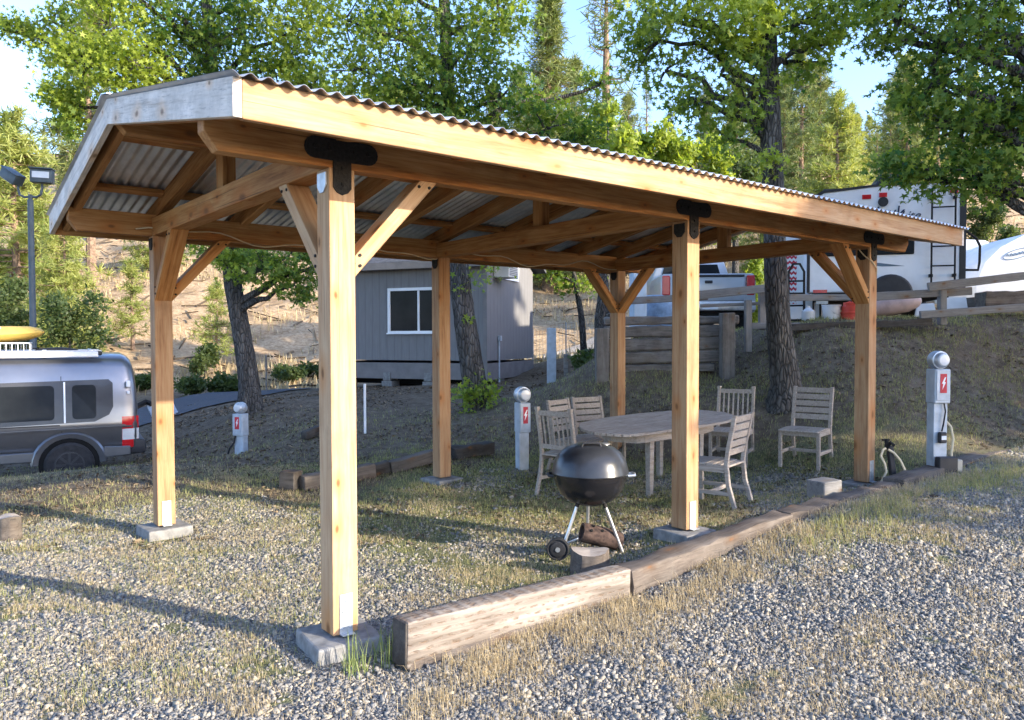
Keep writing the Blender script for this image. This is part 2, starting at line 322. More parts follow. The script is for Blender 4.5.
class MB:
    def __init__(s): s.v = []; s.f = []
    def add(s, vs, fs):
        b = len(s.v); s.v += [tuple(map(float, p)) for p in vs]; s.f += [tuple(i+b for i in f) for f in fs]; return s
    def box(s, c, d, rot=None):
        x, y, z = (q/2 for q in d); pts = [Vector((i*x, j*y, k*z)) for k in (-1, 1) for j in (-1, 1) for i in (-1, 1)]
        if rot is not None: pts = [rot @ p for p in pts]
        pts = [p+Vector(c) for p in pts]
        return s.add(pts, [(0, 2, 3, 1), (4, 5, 7, 6), (0, 1, 5, 4), (2, 6, 7, 3), (0, 4, 6, 2), (1, 3, 7, 5)])
    def tube(s, pts, rad, n=8, cap=True):
        pts = [Vector([float(q) for q in p]) for p in pts]
        if not hasattr(rad, '__len__'): rad = [rad]*len(pts)
        b = len(s.v); t0 = (pts[1]-pts[0]).normalized(); nx = t0.orthogonal().normalized()
        for i, p in enumerate(pts):
            t = (pts[min(i+1, len(pts)-1)]-pts[max(i-1, 0)]).normalized()
            nx = (nx - t*nx.dot(t)).normalized(); ny = t.cross(nx)
            for k in range(n):
                a = 2*PI*k/n; s.v.append(tuple(p+(nx*math.cos(a)+ny*math.sin(a))*rad[i]))
        for i in range(len(pts)-1):
            for k in range(n):
                s.f.append((b+i*n+k, b+i*n+(k+1) % n, b+(i+1)*n+(k+1) % n, b+(i+1)*n+k))
        if cap:
            s.f.append(tuple(b+k for k in range(n))[::-1]); s.f.append(tuple(b+(len(pts)-1)*n+k for k in range(n)))
        return s
    def lathe(s, prof, n=24, c=(0, 0, 0), axis='z', caps=True):
        b = len(s.v)
        for r, h in prof:
            for k in range(n):
                a = 2*PI*k/n; x, y = r*math.cos(a), r*math.sin(a)
                p = (x, y, h) if axis == 'z' else ((h, x, y) if axis == 'x' else (y, h, x))
                s.v.append(tuple(p[i]+c[i] for i in range(3)))
        for i in range(len(prof)-1):
            for k in range(n): s.f.append((b+i*n+k, b+i*n+(k+1) % n, b+(i+1)*n+(k+1) % n, b+(i+1)*n+k))
        if caps:
            s.f.append(tuple(b+k for k in range(n))[::-1]); s.f.append(tuple(b+(len(prof)-1)*n+k for k in range(n)))
        return s
    def prism(s, outl, a, b_, axis='y'):
        "outline in the two other axes, extruded from a to b_ along axis"
        n = len(outl)
        def mk(q, t): return {'y': (q[0], t, q[1]), 'x': (t, q[0], q[1]), 'z': (q[0], q[1], t)}[axis]
        b = len(s.v); s.v += [mk(q, a) for q in outl]+[mk(q, b_) for q in outl]
        s.f.append(tuple(b+i for i in range(n))); s.f.append(tuple(b+n+i for i in range(n))[::-1])
        for i in range(n): s.f.append((b+i, b+n+i, b+n+(i+1) % n, b+(i+1) % n))
        return s
    def build(s, name, mat, parent=None, loc=None, rot=None, bevel=0.0, seg=1, smooth=False, rough=0.0, sub=0, seed=0):
        me = bpy.data.meshes.new(name); me.from_pydata(s.v, [], s.f); me.update()
        bm = bmesh.new(); bm.from_mesh(me)
        bmesh.ops.recalc_face_normals(bm, faces=bm.faces)
        if bevel: bmesh.ops.bevel(bm, geom=list(bm.edges), offset=bevel, segments=seg, affect='EDGES', profile=0.5, clamp_overlap=True)
        if sub:
            bmesh.ops.subdivide_edges(bm, edges=[e for e in bm.edges if e.calc_length() > sub], cuts=1, use_grid_fill=True)
            for _ in range(5):
                lg = [e for e in bm.edges if e.calc_length() > sub]
                if not lg or len(bm.verts) > 6000: break
                bmesh.ops.subdivide_edges(bm, edges=lg, cuts=1, use_grid_fill=True)
            bmesh.ops.triangulate(bm, faces=bm.faces)
        if rough:
            from mathutils import noise
            for v in bm.verts:
                p = v.co*6+Vector((seed*3.1, seed, 0)); v.co += noise.noise_vector(p)*rough + noise.noise_vector(p*4)*rough*0.4
        bm.to_mesh(me); bm.free()
        if smooth:
            for p in me.polygons: p.use_smooth = True
            try: me.set_sharp_from_angle(angle=math.radians(38))
            except Exception: pass
        me.materials.append(mat); o = bpy.data.objects.new(name, me); COL.objects.link(o)
        if parent is not None: o.parent = parent
        if loc is not None: o.location = Vector([float(q) for q in loc])
        if rot is not None: o.rotation_euler = rot
        return o
def frame_of(p0, p1, up=(0, 0, 1)):
    x = (Vector(p1)-Vector(p0)).normalized(); u = Vector(up); y = u.cross(x).normalized(); z = x.cross(y)
    return Matrix((x, y, z)).transposed()
def beam(name, p0, p1, w, h, mat, parent=None, up=(0, 0, 1), bevel=0.004, outl=None, **kw):
    "a board whose local X runs along it; w across, h along up; outl = side outline (x,z) replaces the plain rectangle"
    p0, p1 = Vector([float(q) for q in p0]), Vector([float(q) for q in p1]); L = (p1-p0).length; m = MB()
    if outl: m.prism(outl, -w/2, w/2, 'y')
    else: m.box((0, 0, 0), (L, w, h))
    o = m.build(name, mat, parent, bevel=bevel, **kw); R = frame_of(p0, p1, up).to_4x4()
    o.matrix_basis = Matrix.Translation((p0+p1)/2) @ R
    return o
def copy_tree(o, parent=None):
    c = o.copy(); COL.objects.link(c); c.parent = parent
    for ch in o.children: copy_tree(ch, c)
    return c

# ------------------------------------------------------------------ terrain
ctl = [(0, 0, -.09), (-.5, -.8, -.1), (-1.5, -.2, -.1), (-2, -4, -.1), (1.7, -2.6, -.05), (.1, -.7, -.09), (1.6, -.75, -.05), (2.4, -.75, 0.02), (3.3, -.75, .11), (4.2, -.7, .18), (5.4, -.7, .2),
       (6.8, -.7, .2), (8.1, -.6, .24), (5, -2.5, .12), (8, -2.5, .3), (10, -1, .5), (12, -4, .5), (.35, .3, -.1), (1.4, .2, -.09), (1.8, 0.1, -.11), (2.3, .35, -.11), (2.85, .2, .03), (3.4, .4, -.01), (4.4, .3, .02), (5.6, .15, .06), (4.2, 1.2, -.06),
       (5, 2, -.05), (0, 3.3, -.15), (2.8, 3.3, -.03), (5.6, 3.4, .03), (1.4, 1.7, -.1), (4.2, 2.6, -.05), (-1, 2.5, -.12), (-3, 1, -.15), (-6, -3, -.3), (-6, 3, -.5)]
px = [(0, 478, 9.5), (60, 472, 9.6), (130, 465, 9.8), (240, 457, 12), (255, 408, 14.4), (300, 430, 12), (420, 420, 13), (478, 409, 13), (364, 435, 11.5), (440, 388, 16.6), (340, 392, 17), (535, 380, 18),
      (566, 376, 17), (600, 380, 14), (605, 373, 12.1), (735, 371, 11.9), (660, 400, 11), (660, 430, 10), (800, 450, 9.1), (785, 402, 10.3), (860, 390, 10), (880, 329, 11.5), (960, 328, 11.5), (800, 330, 11.6), (1024, 318, 12),
      (1024, 435, 9.4), (1100, 420, 10), (1100, 318, 12.5), (185, 410, 18), (240, 394, 20.5), (300, 390, 22), (565, 364, 26), (600, 352, 30), (150, 440, 15), (522, 466, 9),
      (100, 396, 24), (100, 300, 35), (100, 232, 50), (100, 190, 70), (100, 165, 110), (100, 150, 170), (320, 383, 25), (320, 300, 36), (320, 230, 52), (320, 190, 72), (320, 160, 115), (320, 150, 170),
      (560, 342, 32), (560, 282, 42), (560, 230, 55), (560, 190, 75), (560, 160, 115), (560, 150, 170), (-250, 420, 22), (-250, 300, 38), (-250, 230, 55), (-250, 180, 110), (-250, 165, 170),
      (1000, 242, 36), (1000, 205, 50), (1000, 180, 75), (1000, 165, 115), (1000, 150, 170), (780, 246, 36), (780, 205, 52), (780, 180, 75), (780, 160, 115), (780, 150, 170), (1300, 240, 38), (1300, 195, 60), (1300, 165, 115), (1300, 155, 170)]
for u, v, D in px: ctl.append(tuple(at(u, v, D)))
for u, D, z in [(-20, 13, -.78), (60, 13.2, -.76), (120, 13.6, -.70), (40, 15.5, -.75), (-120, 13, -.9), (20, 11.3, -.62), (110, 11.6, -.5), (670, 13.0, 1.55), (620, 13.2, 1.45), (740, 12.8, 1.6), (680, 17, 1.45), (700, 22, 1.7), (640, 22, 1.5), (900, 14, 1.56), (733, 9.3, .02), (690, 9.5, .0), (640, 9.6, .02), (900, 18, 1.65), (900, 25, 2.2), (1050, 20, 2.2), (1050, 14, 1.7)]:
    ctl.append(tuple(rd((u-512)/FPX*D, D, z)))
ctl += [(-2, -16, 0), (20, -16, .8), (-20, -10, -.6), (-16, 5, -1.2), (45, -16, 2), (30, -5, 2.4), (0, -60, 0), (-80, -40, -1), (80, -60, 3), (-60, 40, 3), (-120, 60, 10), (90, 0, 8), (140, -20, 14)]
ctl = np.array(ctl, float)
CC = 0.6
def kern(a, b): return np.sqrt(((a[:, None, :]-b[None, :, :])**2).sum(-1)+CC*CC)
KN = len(ctl); A_ = np.zeros((KN+3, KN+3)); A_[:KN, :KN] = kern(ctl[:, :2], ctl[:, :2]) - np.eye(KN)*0.03
A_[:KN, KN] = 1; A_[:KN, KN+1:] = ctl[:, :2]; A_[KN:, :KN] = A_[:KN, KN:].T
WT = np.linalg.solve(A_, np.concatenate((ctl[:, 2], np.zeros(3))))
def gz_arr(xy):
    xy = np.asarray(xy, float); out = np.zeros(len(xy))
    for i in range(0, len(xy), 20000):
        q = xy[i:i+20000]; out[i:i+20000] = kern(q, ctl[:, :2]) @ WT[:KN] + WT[KN] + q @ WT[KN+1:]
    return out
def gz(x, y): return float(gz_arr([(x, y)])[0])
def ground_at(u, D):
    p = rd((u-512)/FPX*D, D); p[2] = gz(p[0], p[1]); return p
def vnoise(xy, s, seed=0):
    "cheap smooth value noise in numpy, 0..1"
    q = np.asarray(xy)*s; i = np.floor(q).astype(int); f = q-i; f = f*f*(3-2*f)
    def h(a, b): 
        n = (a*374761393+b*668265263+seed*974711) & 0x7fffffff; n = ((n ^ (n >> 13))*1274126177) & 0x7fffffff
        return (n & 0xffff)/65535.0
    a, b = i[:, 0], i[:, 1]
    return (h(a, b)*(1-f[:, 0])+h(a+1, b)*f[:, 0])*(1-f[:, 1])+(h(a, b+1)*(1-f[:, 0])+h(a+1, b+1)*f[:, 0])*f[:, 1]
def fbm(xy, s, seed=0): return (vnoise(xy, s, seed)*.5+vnoise(xy, s*2.1, seed+1)*.3+vnoise(xy, s*4.3, seed+2)*.2)
def sm(x, a, b): t = np.clip((x-a)/(b-a), 0, 1); return t*t*(3-2*t)
def masks(xy):
    xy = np.asarray(xy, float); X, Y = xy[:, 0], xy[:, 1]
    d = xy-CAM[:2]; D = d@FH[:2]; r = d@RT[:2]
    outer = sm(-Y, .35, .6)*sm(9.5-X, 0, 2)
    left = sm(1.6-X, -.3, 1.5)*sm(5.0-Y, 0, 1.2)
    near = sm(10.5-D, 0, 1.5)
    n = fbm(xy, .8, 3); n2 = fbm(xy, 2.3, 9)
    inner = sm(3.8-Y, 0, .8)*sm(7-X, 0, 1.5)*(0.30+0.25*sm(fbm(xy, .9, 77), .45, .65))
    gv = np.maximum(np.maximum(outer, left), inner)*near
    gv = gv*np.clip(1.25-0.9*sm(n2, .5, .75), 0, 1)
    yard = sm(13-D, 0, 3)
    gr = np.clip(inner*1.5*near+.25*sm(n, .45, .6)+0.35*outer*sm(X, 3, 5)+0.3, 0, 1)*yard*(0.35+0.65*near)
    hl = sm(D-(20.5-0.12*r), 0, 4)
    return gv, gr, hl
xs = np.unique(np.concatenate((np.linspace(-260, -40, 23), np.linspace(-40, -7, 34), np.arange(-7, 13, .085), np.linspace(13, 45, 65), np.linspace(45, 300, 30))))
ys = np.unique(np.concatenate((np.linspace(-160, -20, 15), np.linspace(-20, -5, 20), np.arange(-5, 13, .085), np.linspace(13, 50, 75), np.linspace(50, 300, 40))))
GX, GY = np.meshgrid(xs, ys, indexing='xy'); xy = np.stack((GX.ravel(), GY.ravel()), 1)
z = gz_arr(xy); dD = (xy-CAM[:2])@FH[:2]
gvm, grm, hlm = masks(xy)
z = z + (fbm(xy, 3.0, 5)-.5)*.035 + (fbm(xy, .9, 15)-.5)*.06*sm(dD, 8, 11) + (fbm(xy, .25, 21)-.5)*.9*hlm
nx_, ny_ = len(xs), len(ys); idx = np.arange(nx_*ny_).reshape(ny_, nx_)
q = np.stack((idx[:-1, :-1], idx[:-1, 1:], idx[1:, 1:], idx[1:, :-1]), -1).reshape(-1, 4)
gnd = fast_mesh('ground', np.column_stack((xy, z)), q.ravel(), np.full(len(q), 4), M['ground'], smooth=True)
a = gnd.data.color_attributes.new('mask', 'FLOAT_COLOR', 'POINT'); c = np.ones((len(xy), 4), np.float32); c[:, 0] = gvm; c[:, 1] = grm; c[:, 2] = hlm
a.data.foreach_set('color', c.ravel()); gnd['kind'] = 'structure'
def surf_z(p):
    "height of the built ground mesh incl. its small relief"
    p = np.asarray(p, float); D = (p-CAM[:2])@FH[:2]; h = masks(p)[2]
    return gz_arr(p)+(fbm(p, 3.0, 5)-.5)*.035+(fbm(p, .9, 15)-.5)*.06*sm(D, 8, 11)+(fbm(p, .25, 21)-.5)*.9*h
def sz(x, y): return float(surf_z([(x, y)])[0])
def on(u, D, dz=0.0):
    p = rd((u-512)/FPX*D, D); p[2] = sz(p[0], p[1])+dz; return p
def ribbon(name, pts, width, mat, dz=0.004):
    P = []
    for i in range(len(pts)-1):
        for t in np.linspace(0, 1, 10, endpoint=False): P.append(np.array(pts[i])*(1-t)+np.array(pts[i+1])*t)
    P.append(np.array(pts[-1])); P = np.array(P)
    ker = np.ones(9)/9; Pp = np.pad(P, ((4, 4), (0, 0)), 'edge'); P = np.stack([np.convolve(Pp[:, k], ker, 'valid') for k in (0, 1)], 1)
    T = np.gradient(P, axis=0); T /= np.linalg.norm(T, axis=1)[:, None]; Nn = np.stack((-T[:, 1], T[:, 0]), 1)
    K = 7; V = []; zc = surf_z(P)
    for k in range(K):
        s = (k/(K-1)-.5)*width; pp = P+Nn*s; zz = np.maximum(surf_z(pp), zc*0.6+surf_z(pp)*0.4)+dz+.025; V.append(np.column_stack((pp, zz)))
    V = np.stack(V, 1).reshape(-1, 3); f = []
    for i in range(len(P)-1):
        for k in range(K-1): f.append((i*K+k, i*K+k+1, (i+1)*K+k+1, (i+1)*K+k))
    f = np.array(f); o = fast_mesh(name, V, f.ravel(), np.full(len(f), 4), mat, smooth=True); o['kind'] = 'structure'; return o
ribbon('road', [rd((-60-512)/FPX*15.5, 16.5)[:2], rd((60-512)/FPX*17, 17)[:2], rd((185-512)/FPX*18.8, 18.8)[:2], rd((245-512)/FPX*20.5, 20.5)[:2], rd((262-512)/FPX*22.5, 22.5)[:2]], 3.0, M['asphalt'])
ribbon('dirt_track', [rd((450-512)/FPX*26.5, 26.5)[:2], rd((530-512)/FPX*27, 27)[:2], rd((570-512)/FPX*28, 28)[:2], rd((620-512)/FPX*30, 30)[:2], rd((720-512)/FPX*33, 33)[:2]], 4.5, M['dirt_road'], 0.03)

# ------------------------------------------------------------------ pavilion
L1, L2, WD, HB = 2.876, 2.791, 3.323, 2.416
LT = L1+L2; PW = 0.145; OVL, OVR, OVY = 0.697, 0.747, 0.586
YM = WD/2; ZE = 2.60; SL = (3.045-ZE)/(YM+OVY)      # roof plane (top of rafters)
def rz(y): return ZE+SL*((y+OVY) if y <= YM else (WD+OVY-y))
pav = empty('picnic_pavilion', (0, 0, -0.05), 0, 'large open timber pavilion with a corrugated metal gable roof on six square posts', 'pavilion')
PV = lambda p: (p[0], p[1], p[2]+0.05)
def pbeam(name, p0, p1, w, h, mat, **kw): return beam(name, PV(p0), PV(p1), w, h, mat, pav, **kw)
posts = [(0, 0, 0.0, 1), (L1, 0, .095, 1), (LT, 0, .119, 1), (0, WD, -.054, 1), (L1, WD, .025, 0), (LT, WD, .06, 0)]
HW, HH = 0.089, 0.184                                # header
for i, (x, y, b, strap) in enumerate(posts):
    front = y == 0
    pale = i == 0
    m = MB().box((0, 0, 0), (HB-b, PW, PW))
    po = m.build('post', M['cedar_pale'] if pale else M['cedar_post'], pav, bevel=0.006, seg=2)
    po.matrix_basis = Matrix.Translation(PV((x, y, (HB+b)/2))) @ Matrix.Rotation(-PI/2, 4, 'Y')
    inv = po.matrix_basis.inverted()
    def sub(mb, name, mat, **kw):
        o = mb.build(name, mat, po, **kw); o.matrix_basis = inv @ Matrix.Translation(PV((x, y, 0))); return o
    h = PW/2
    # footing pad
    padw = 0.36 if i in (0, 3) else 0.34
    rot = 0.05*(i-2)
    fo = MB(); s0, s1 = padw/2, padw/2+0.02
    fo.add([(-s1, -s1, -.42), (s1, -s1, -.42), (s1, s1, -.42), (-s1, s1, -.42), (-s0, -s0, 0), (s0, -s0, 0), (s0, s0, 0), (-s0, s0, 0)],
           [(0, 1, 2, 3), (4, 5, 6, 7), (0, 1, 5, 4), (1, 2, 6, 5), (2, 3, 7, 6), (3, 0, 4, 7)])
    fo.build('footing', M['concrete'], pav, PV((x, y, b-.012)), (0, 0, rot), bevel=0.012, seg=2, sub=0.12, rough=0.002, seed=i)
    if strap:
        bl = MB().box((0, -h-.003, b+.105), (.072, .005, .21)).box((0, -h-.02, b+.003), (.072, .035, .005))
        for dx, dz in ((-.022, .03), (.022, .03), (0, .075), (-.02, .12), (.02, .12), (0, .17)):
            bl.lathe([(.006, 0), (.004, .004)], 6, (x*0+dx, -h-.0055, 0), 'y'); 
            for k in range(-12, 0): q = bl.v[k]; bl.v[k] = (q[0], -h-.0055-(q[1]+h+.0055), q[2]+b+dz)
        sub(bl, 'base_strap', M['galv'])
    # black T bracket on outer face
    sg = -1 if front else 1
    def tshape(wd, hz0, hz1, st, low):
        o = [(-st, hz0), (-st, low+.03), (-st+.02, low+.006), (0, low-.006), (st-.02, low+.006), (st, low+.03), (st, hz0)]
        def cap(sx):
            c = []; r = (hz1-hz0)/2
            for k in range(9):
                t = -PI/2+PI*k/8; c.append((sx*(wd-r+math.cos(t)*r), (hz0+hz1)/2+math.sin(t)*r))
            return c
        rgt = cap(1); lft = cap(-1)[::-1]
        return o+rgt+lft
    yb = sg*(h+.004)
    tb = MB().prism(tshape(.205, HB+.035, HB+.145, .05, HB-.13), yb-.005, yb+.005)
    bo = tb
    for dx, dz in ((-.15, .09), (-.07, .09), (.07, .09), (.15, .09), (0, .0), (0, -.08)):
        bo.box((dx, sg*(h+.012), HB+dz), (.016, .012, .016))
    sub(bo, 't_bracket', M['black_iron'])
    # tie bracket on the inner/left side
    for sx in ((-1,) if x == 0 else (-1, 1)):
        tb = MB().prism([(-.05, HB-.02), (-.05, HB-.085), (-.02, HB-.12), (.02, HB-.12), (.05, HB-.085), (.05, HB-.02)], sx*(h+.001), sx*(h+.008), 'x')
        sub(tb, 'angle_bracket', M['galv'] if (i == 0) else M['black_iron'])
# headers along the length
e0, e1 = -OVL+.006, LT+OVR-.006
ln = e1-e0; cx_ = (e0+e1)/2
ch = [(-ln/2, HH/2), (-ln/2, -HH/2+.085), (-ln/2+.065, -HH/2), (ln/2-.065, -HH/2), (ln/2, -HH/2+.085), (ln/2, HH/2)]
for y in (-(PW-HW)/2, WD+(PW-HW)/2):
    pbeam('header_beam', (e0, y, HB+HH/2), (e1, y, HB+HH/2), HW, HH, M['cedar'], outl=ch)
# tie beams, king posts, ridge
TY0, TY1 = -PW/2+HW, WD+PW/2-HW
for x in (0, L1, LT):
    pbeam('tie_beam', (x, TY0+.002, HB+.075), (x, TY1-.002, HB+.075), .14, .15, M['cedar'])
    zt, zb = HB+.152, rz(YM)-.02-.20
    pbeam('king_post', (x, YM, zt), (x, YM, zb), .135, .09, M['cedar'], up=(1, 0, 0))
RB0, RB1 = -OVL+.012, LT+OVR-.012; RH = .17
rl = RB1-RB0
pbeam('ridge_beam', (RB0, YM, rz(YM)-.03-RH/2), (RB1, YM, rz(YM)-.03-RH/2), .089, RH, M['cedar'], outl=[(-rl/2, RH/2), (-rl/2, -RH/2+.06), (-rl/2+.05, -RH/2), (rl/2-.05, -RH/2), (rl/2, -RH/2+.06), (rl/2, RH/2)])
# rafters and purlins
rx = [-OVL+.075] + [0.0+k*L1/4 for k in range(0, 4)] + [L1+k*L2/4 for k in range(0, 5)] + [LT+OVR-.075]
RD, RW = 0.14, 0.075
for sgn in (-1, 1):
    ya = -OVY+.045 if sgn < 0 else WD+OVY-.045; yb = YM+sgn*(.047)
    for k, x in enumerate(rx):
        p0 = (x, ya, rz(ya)-RD/2-.003); p1 = (x, yb, rz(yb)-RD/2-.003)
        pbeam('rafter', p0, p1, .05 if k in (0, len(rx)-1) else RW, RD, M['cedar'])
    for t in (.36, .80) if sgn < 0 else (.36, .80):
        y = ya+(YM-ya)*t
        for k in range(len(rx)-1):
            a0 = rx[k]+RW/2+.001; a1 = rx[k+1]-RW/2-.001
            jj = .0
            n_up = Vector((0, sgn*SL, 1)) if sgn > 0 else Vector((0, -SL, 1))
            pbeam('purlin', (a0, y+jj, rz(y)-.024), (a1, y+jj, rz(y)-.024), .089, .038, M['cedar'], up=tuple(n_up))
    # eave fascia
    yf = -OVY+.02 if sgn < 0 else WD+OVY-.02
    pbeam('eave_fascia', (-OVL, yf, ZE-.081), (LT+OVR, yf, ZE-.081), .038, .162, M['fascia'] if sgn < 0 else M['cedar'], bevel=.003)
    # rake boards at both gable ends
    for x, mt in ((-OVL-.02, M['cedar_grey']), (LT+OVR+.02, M['cedar_grey'])):
        yo = -OVY if sgn < 0 else WD+OVY
        o2 = MB().prism([(yo, ZE-.16), (yo, ZE+.002), (YM, rz(YM)+.002), (YM, rz(YM)-.155)], -.019, .019, 'x')
        # re-express with local x along the slope so that the grain follows the board
        vec = Vector((0, (YM-yo), rz(YM)-ZE)).normalized(); R = Matrix((vec, Vector((1, 0, 0)), vec.cross(Vector((1, 0, 0))))).transposed()
        mid = Vector((0, (yo+YM)/2, (ZE+rz(YM))/2-.08))
        o2.v = [tuple(R.transposed() @ (Vector(p)-mid)) for p in o2.v]
        ob = o2.build('rake_board', mt, pav, bevel=.002)
        ob.matrix_basis = Matrix.Translation(Vector(PV((x, mid.y, mid.z)))) @ R.to_4x4()
# knee braces at the four corners
def brace(a, b, w=.138, d=.088):
    "a on the post, b under the beam; both ends cut plumb/level"
    a, b = Vector(a), Vector(b); hv = Vector((b.x-a.x, b.y-a.y, 0)); ax = hv.normalized(); sd = ax.cross(Vector((0, 0, 1)))
    run = hv.length; rise = b.z-a.z; c = d*1.25
    o = [(0, -c*.5), (run+c*.5, rise), (run-c*.5, rise), (0, c*.5)]
    mb = MB(); n = 4
    vs = [a+ax*p[0]+Vector((0, 0, p[1]))+sd*s*w/2 for s in (-1, 1) for p in o]
    mb.add(vs, [(0, 1, 2, 3), (7, 6, 5, 4)]+[(i, (i+1) % 4, 4+(i+1) % 4, 4+i) for i in range(4)])
    d_ = (b-a).normalized(); R = Matrix((d_, sd, d_.cross(sd))).transposed(); mid = (a+b)/2
    mb.v = [tuple(R.transposed() @ (Vector(p)-mid)) for p in mb.v]
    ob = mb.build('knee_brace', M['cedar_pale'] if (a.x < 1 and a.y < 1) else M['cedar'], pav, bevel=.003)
    ob.matrix_basis = Matrix.Translation(Vector(PV(mid))) @ R.to_4x4()
    lag = MB()
    for t, off in ((.06, -.025), (.06, .03), (.93, -.03), (.93, .03)):
        p = a.lerp(b, t)+Vector((0, 0, off)) if t < .5 else a.lerp(b, t)+ax*off*1.1
        for s in (-1, 1):
            q = Vector(p)+sd*s*(w/2); lag.tube([q, q+sd*s*.006], .009, 8)
    lag.v = [tuple(R.transposed() @ (Vector(p)-mid)) for p in lag.v]
    lag.build('lag_screw', M['black_iron'], ob)
h = PW/2
for x, sx in ((0, 1), (LT, -1)):
    for y, sy in ((0, 1), (WD, -1)):
        yh = y
        brace((x+sx*h, yh+(.0), 1.92), (x+sx*(h+.46), yh, HB))
        brace((x, y+sy*h, 1.92), (x, y+sy*(h+.46), HB))
# corrugated sheets: ribs run down the slope
def sheet(sgn):
    x0, x1 = -OVL-.055, LT+OVR+.055; pitch = .076; n = int((x1-x0)/pitch*8); X = np.linspace(x0, x1, n+1)
    yo = -OVY-.045 if sgn < 0 else WD+OVY+.045
    ysx = [yo, (yo*2+YM)/3, (yo+YM*2)/3, YM]
    zw = .0105*np.cos((X-x0)/pitch*2*PI)
    V = []
    def rzx(y): return ZE+SL*((y+OVY) if sgn < 0 else (WD+OVY-y))
    for up in (0, 1):
        for y in ysx: V.append(np.column_stack((X, np.full(n+1, y), rzx(y)+.0105+zw+up*.0022+.05)))
    V = np.concatenate(V); k = n+1; f = []
    for up in (0, 1):
        for r in range(3):
            b = up*4*k+r*k; i = np.arange(n); f.append(np.stack((b+i, b+i+1, b+k+i+1, b+k+i), 1))
    i = np.arange(n); f.append(np.stack((i, i+1, 4*k+i+1, 4*k+i), 1))
    f = np.concatenate(f)
    return fast_mesh('roof_sheet', V, f.ravel(), np.full(len(f), 4), M['galv_sheet'], pav, smooth=True)
sheet(-1); sheet(1)
# ridge cap
rc = MB(); w_ = .16
for up in (0, 1):
    pass
rc.prism([(YM-w_, rz(YM-w_)+.024), (YM, rz(YM)+.026), (YM+w_, rz(YM-w_)+.024), (YM+w_, rz(YM-w_)+.028), (YM, rz(YM)+.031), (YM-w_, rz(YM-w_)+.028)], -OVL-.07, LT+OVR+.07, 'x')
rc.build('ridge_cap', M['galv_sheet'], pav, (0, 0, .05))
# loose electric cable stapled along the back header and hanging light string
pts = []
for k in range(0, 60):
    t = k/59; x = -.2+t*(LT+.2); pts.append((x, WD-.03-.01, HB+.03+.045*math.sin(t*23)+.02*math.sin(t*57+1)))
MB().tube([PV(p) for p in pts], .006, 6).build('cable', M['hose'], pav, smooth=True)
pts = [(LT-.078, -.02+.05*math.sin(k*.7), HB-.02-.035*k) for k in range(4)]
pts = [(LT-.08, .03, HB-.02), (LT-.085, -.02, HB-.08), (LT-.06, -.085, HB-.14), (LT+.03, -.09, HB-.2), (LT+.085, -.06, HB-.3), (LT+.09, 0, HB-.42)]
MB().tube([PV(p) for p in pts], .006, 6).build('cable', M['hose'], pav, smooth=True)

# ------------------------------------------------------------------ landscape timbers
def timber(name, p0, p1, w, h, mat, label, cat='timber', rough=.008, seed=0, group=None, sub=.14, bevel=.012):
    o = beam(name, p0, p1, w, h, mat, None, bevel=bevel, seg=2, sub=sub, rough=rough, seed=seed, smooth=True)
    return tag(o, label, cat, group)
p0 = np.array((.095, -.40, .022)); p1 = np.array((1.70, -.40, .0)); 
tmb = timber('timber_beam', (.105, -.448, .04), (1.705, -.448, -.0), .134, .235, M['incised'], 'pale pressure treated timber with rows of small slits at the pavilion front', rough=.003, seed=1)
MB().box((-.8035, 0, 0), (.012, .124, .224)).build('shaded_end_grain', M['dark_wood'], tmb, bevel=.003)  # end cap: dark end grain, with the end's shade put into its colour
timber('old_sleeper', (.12, -.42, -.10), (1.0, -.43, -.10), .2, .12, M['old_wood'], 'rotten brown timber half buried beneath the pale slitted timber', seed=2, rough=.015)
timber('old_sleeper', (1.72, -.43, .0), (3.55, -.42, .09), .17, .2, M['old_wood'], 'weathered cracked sleeper running from the pale timber past the middle front post', seed=3, rough=.022)
timber('old_sleeper', (3.56, -.42, .09), (5.35, -.43, .115), .16, .2, M['old_wood'], 'dark weathered sleeper beneath the short grey block', seed=4, rough=.03)
timber('old_sleeper', (5.37, -.42, .14), (8.2, -.40, .16), .2, .2, M['old_wood'], 'low sunken sleeper running past the standpipe and the tall hookup pedestal', seed=5, rough=.02)
bp = at(824, 504, 7.05)
o = beam('wood_block', (bp[0]-.12, bp[1]+.02, bp[2]+.125), (bp[0]+.12, bp[1]-.02, bp[2]+.125), .2, .2, M['grey_wood'], bevel=.008, sub=.08, rough=.004, smooth=True)
tag(o, 'short cut grey timber block on the sleeper before the far front post', 'wood block')
# back edging
def P3(u, D, dz): q = on(u, D); return (q[0], q[1], q[2]+dz)
o = beam('wood_block', P3(282, 8.25, .09), P3(297, 8.2, .09), .17, .22, M['dark_wood'], bevel=.008, sub=.1, rough=.006, smooth=True)
tag(o, 'short dark upright block at the end of the rear edging beam', 'wood block')
timber('edging_log', P3(300, 8.2, .06), P3(372, 8.75, .075), .17, .17, M['old_wood'], 'brown squared edging log lying next to the dark upright block', seed=7, rough=.01)
timber('edging_log', P3(366, 8.8, .05), P3(388, 8.9, .09), .13, .13, M['dark_wood'], 'stubby charcoal coloured log piece between two pale edging logs', seed=8, rough=.008, sub=.08)
timber('edging_log', P3(388, 8.95, .05), P3(445, 9.4, .12), .15, .14, M['old_wood'], 'pale brown edging log sloping up to the middle rear post', seed=9, rough=.014)
timber('edging_log', P3(452, 9.5, .07), P3(491, 9.85, .10), .17, .16, M['dark_wood'], 'charred log lying right behind the middle rear post', seed=10, rough=.03)
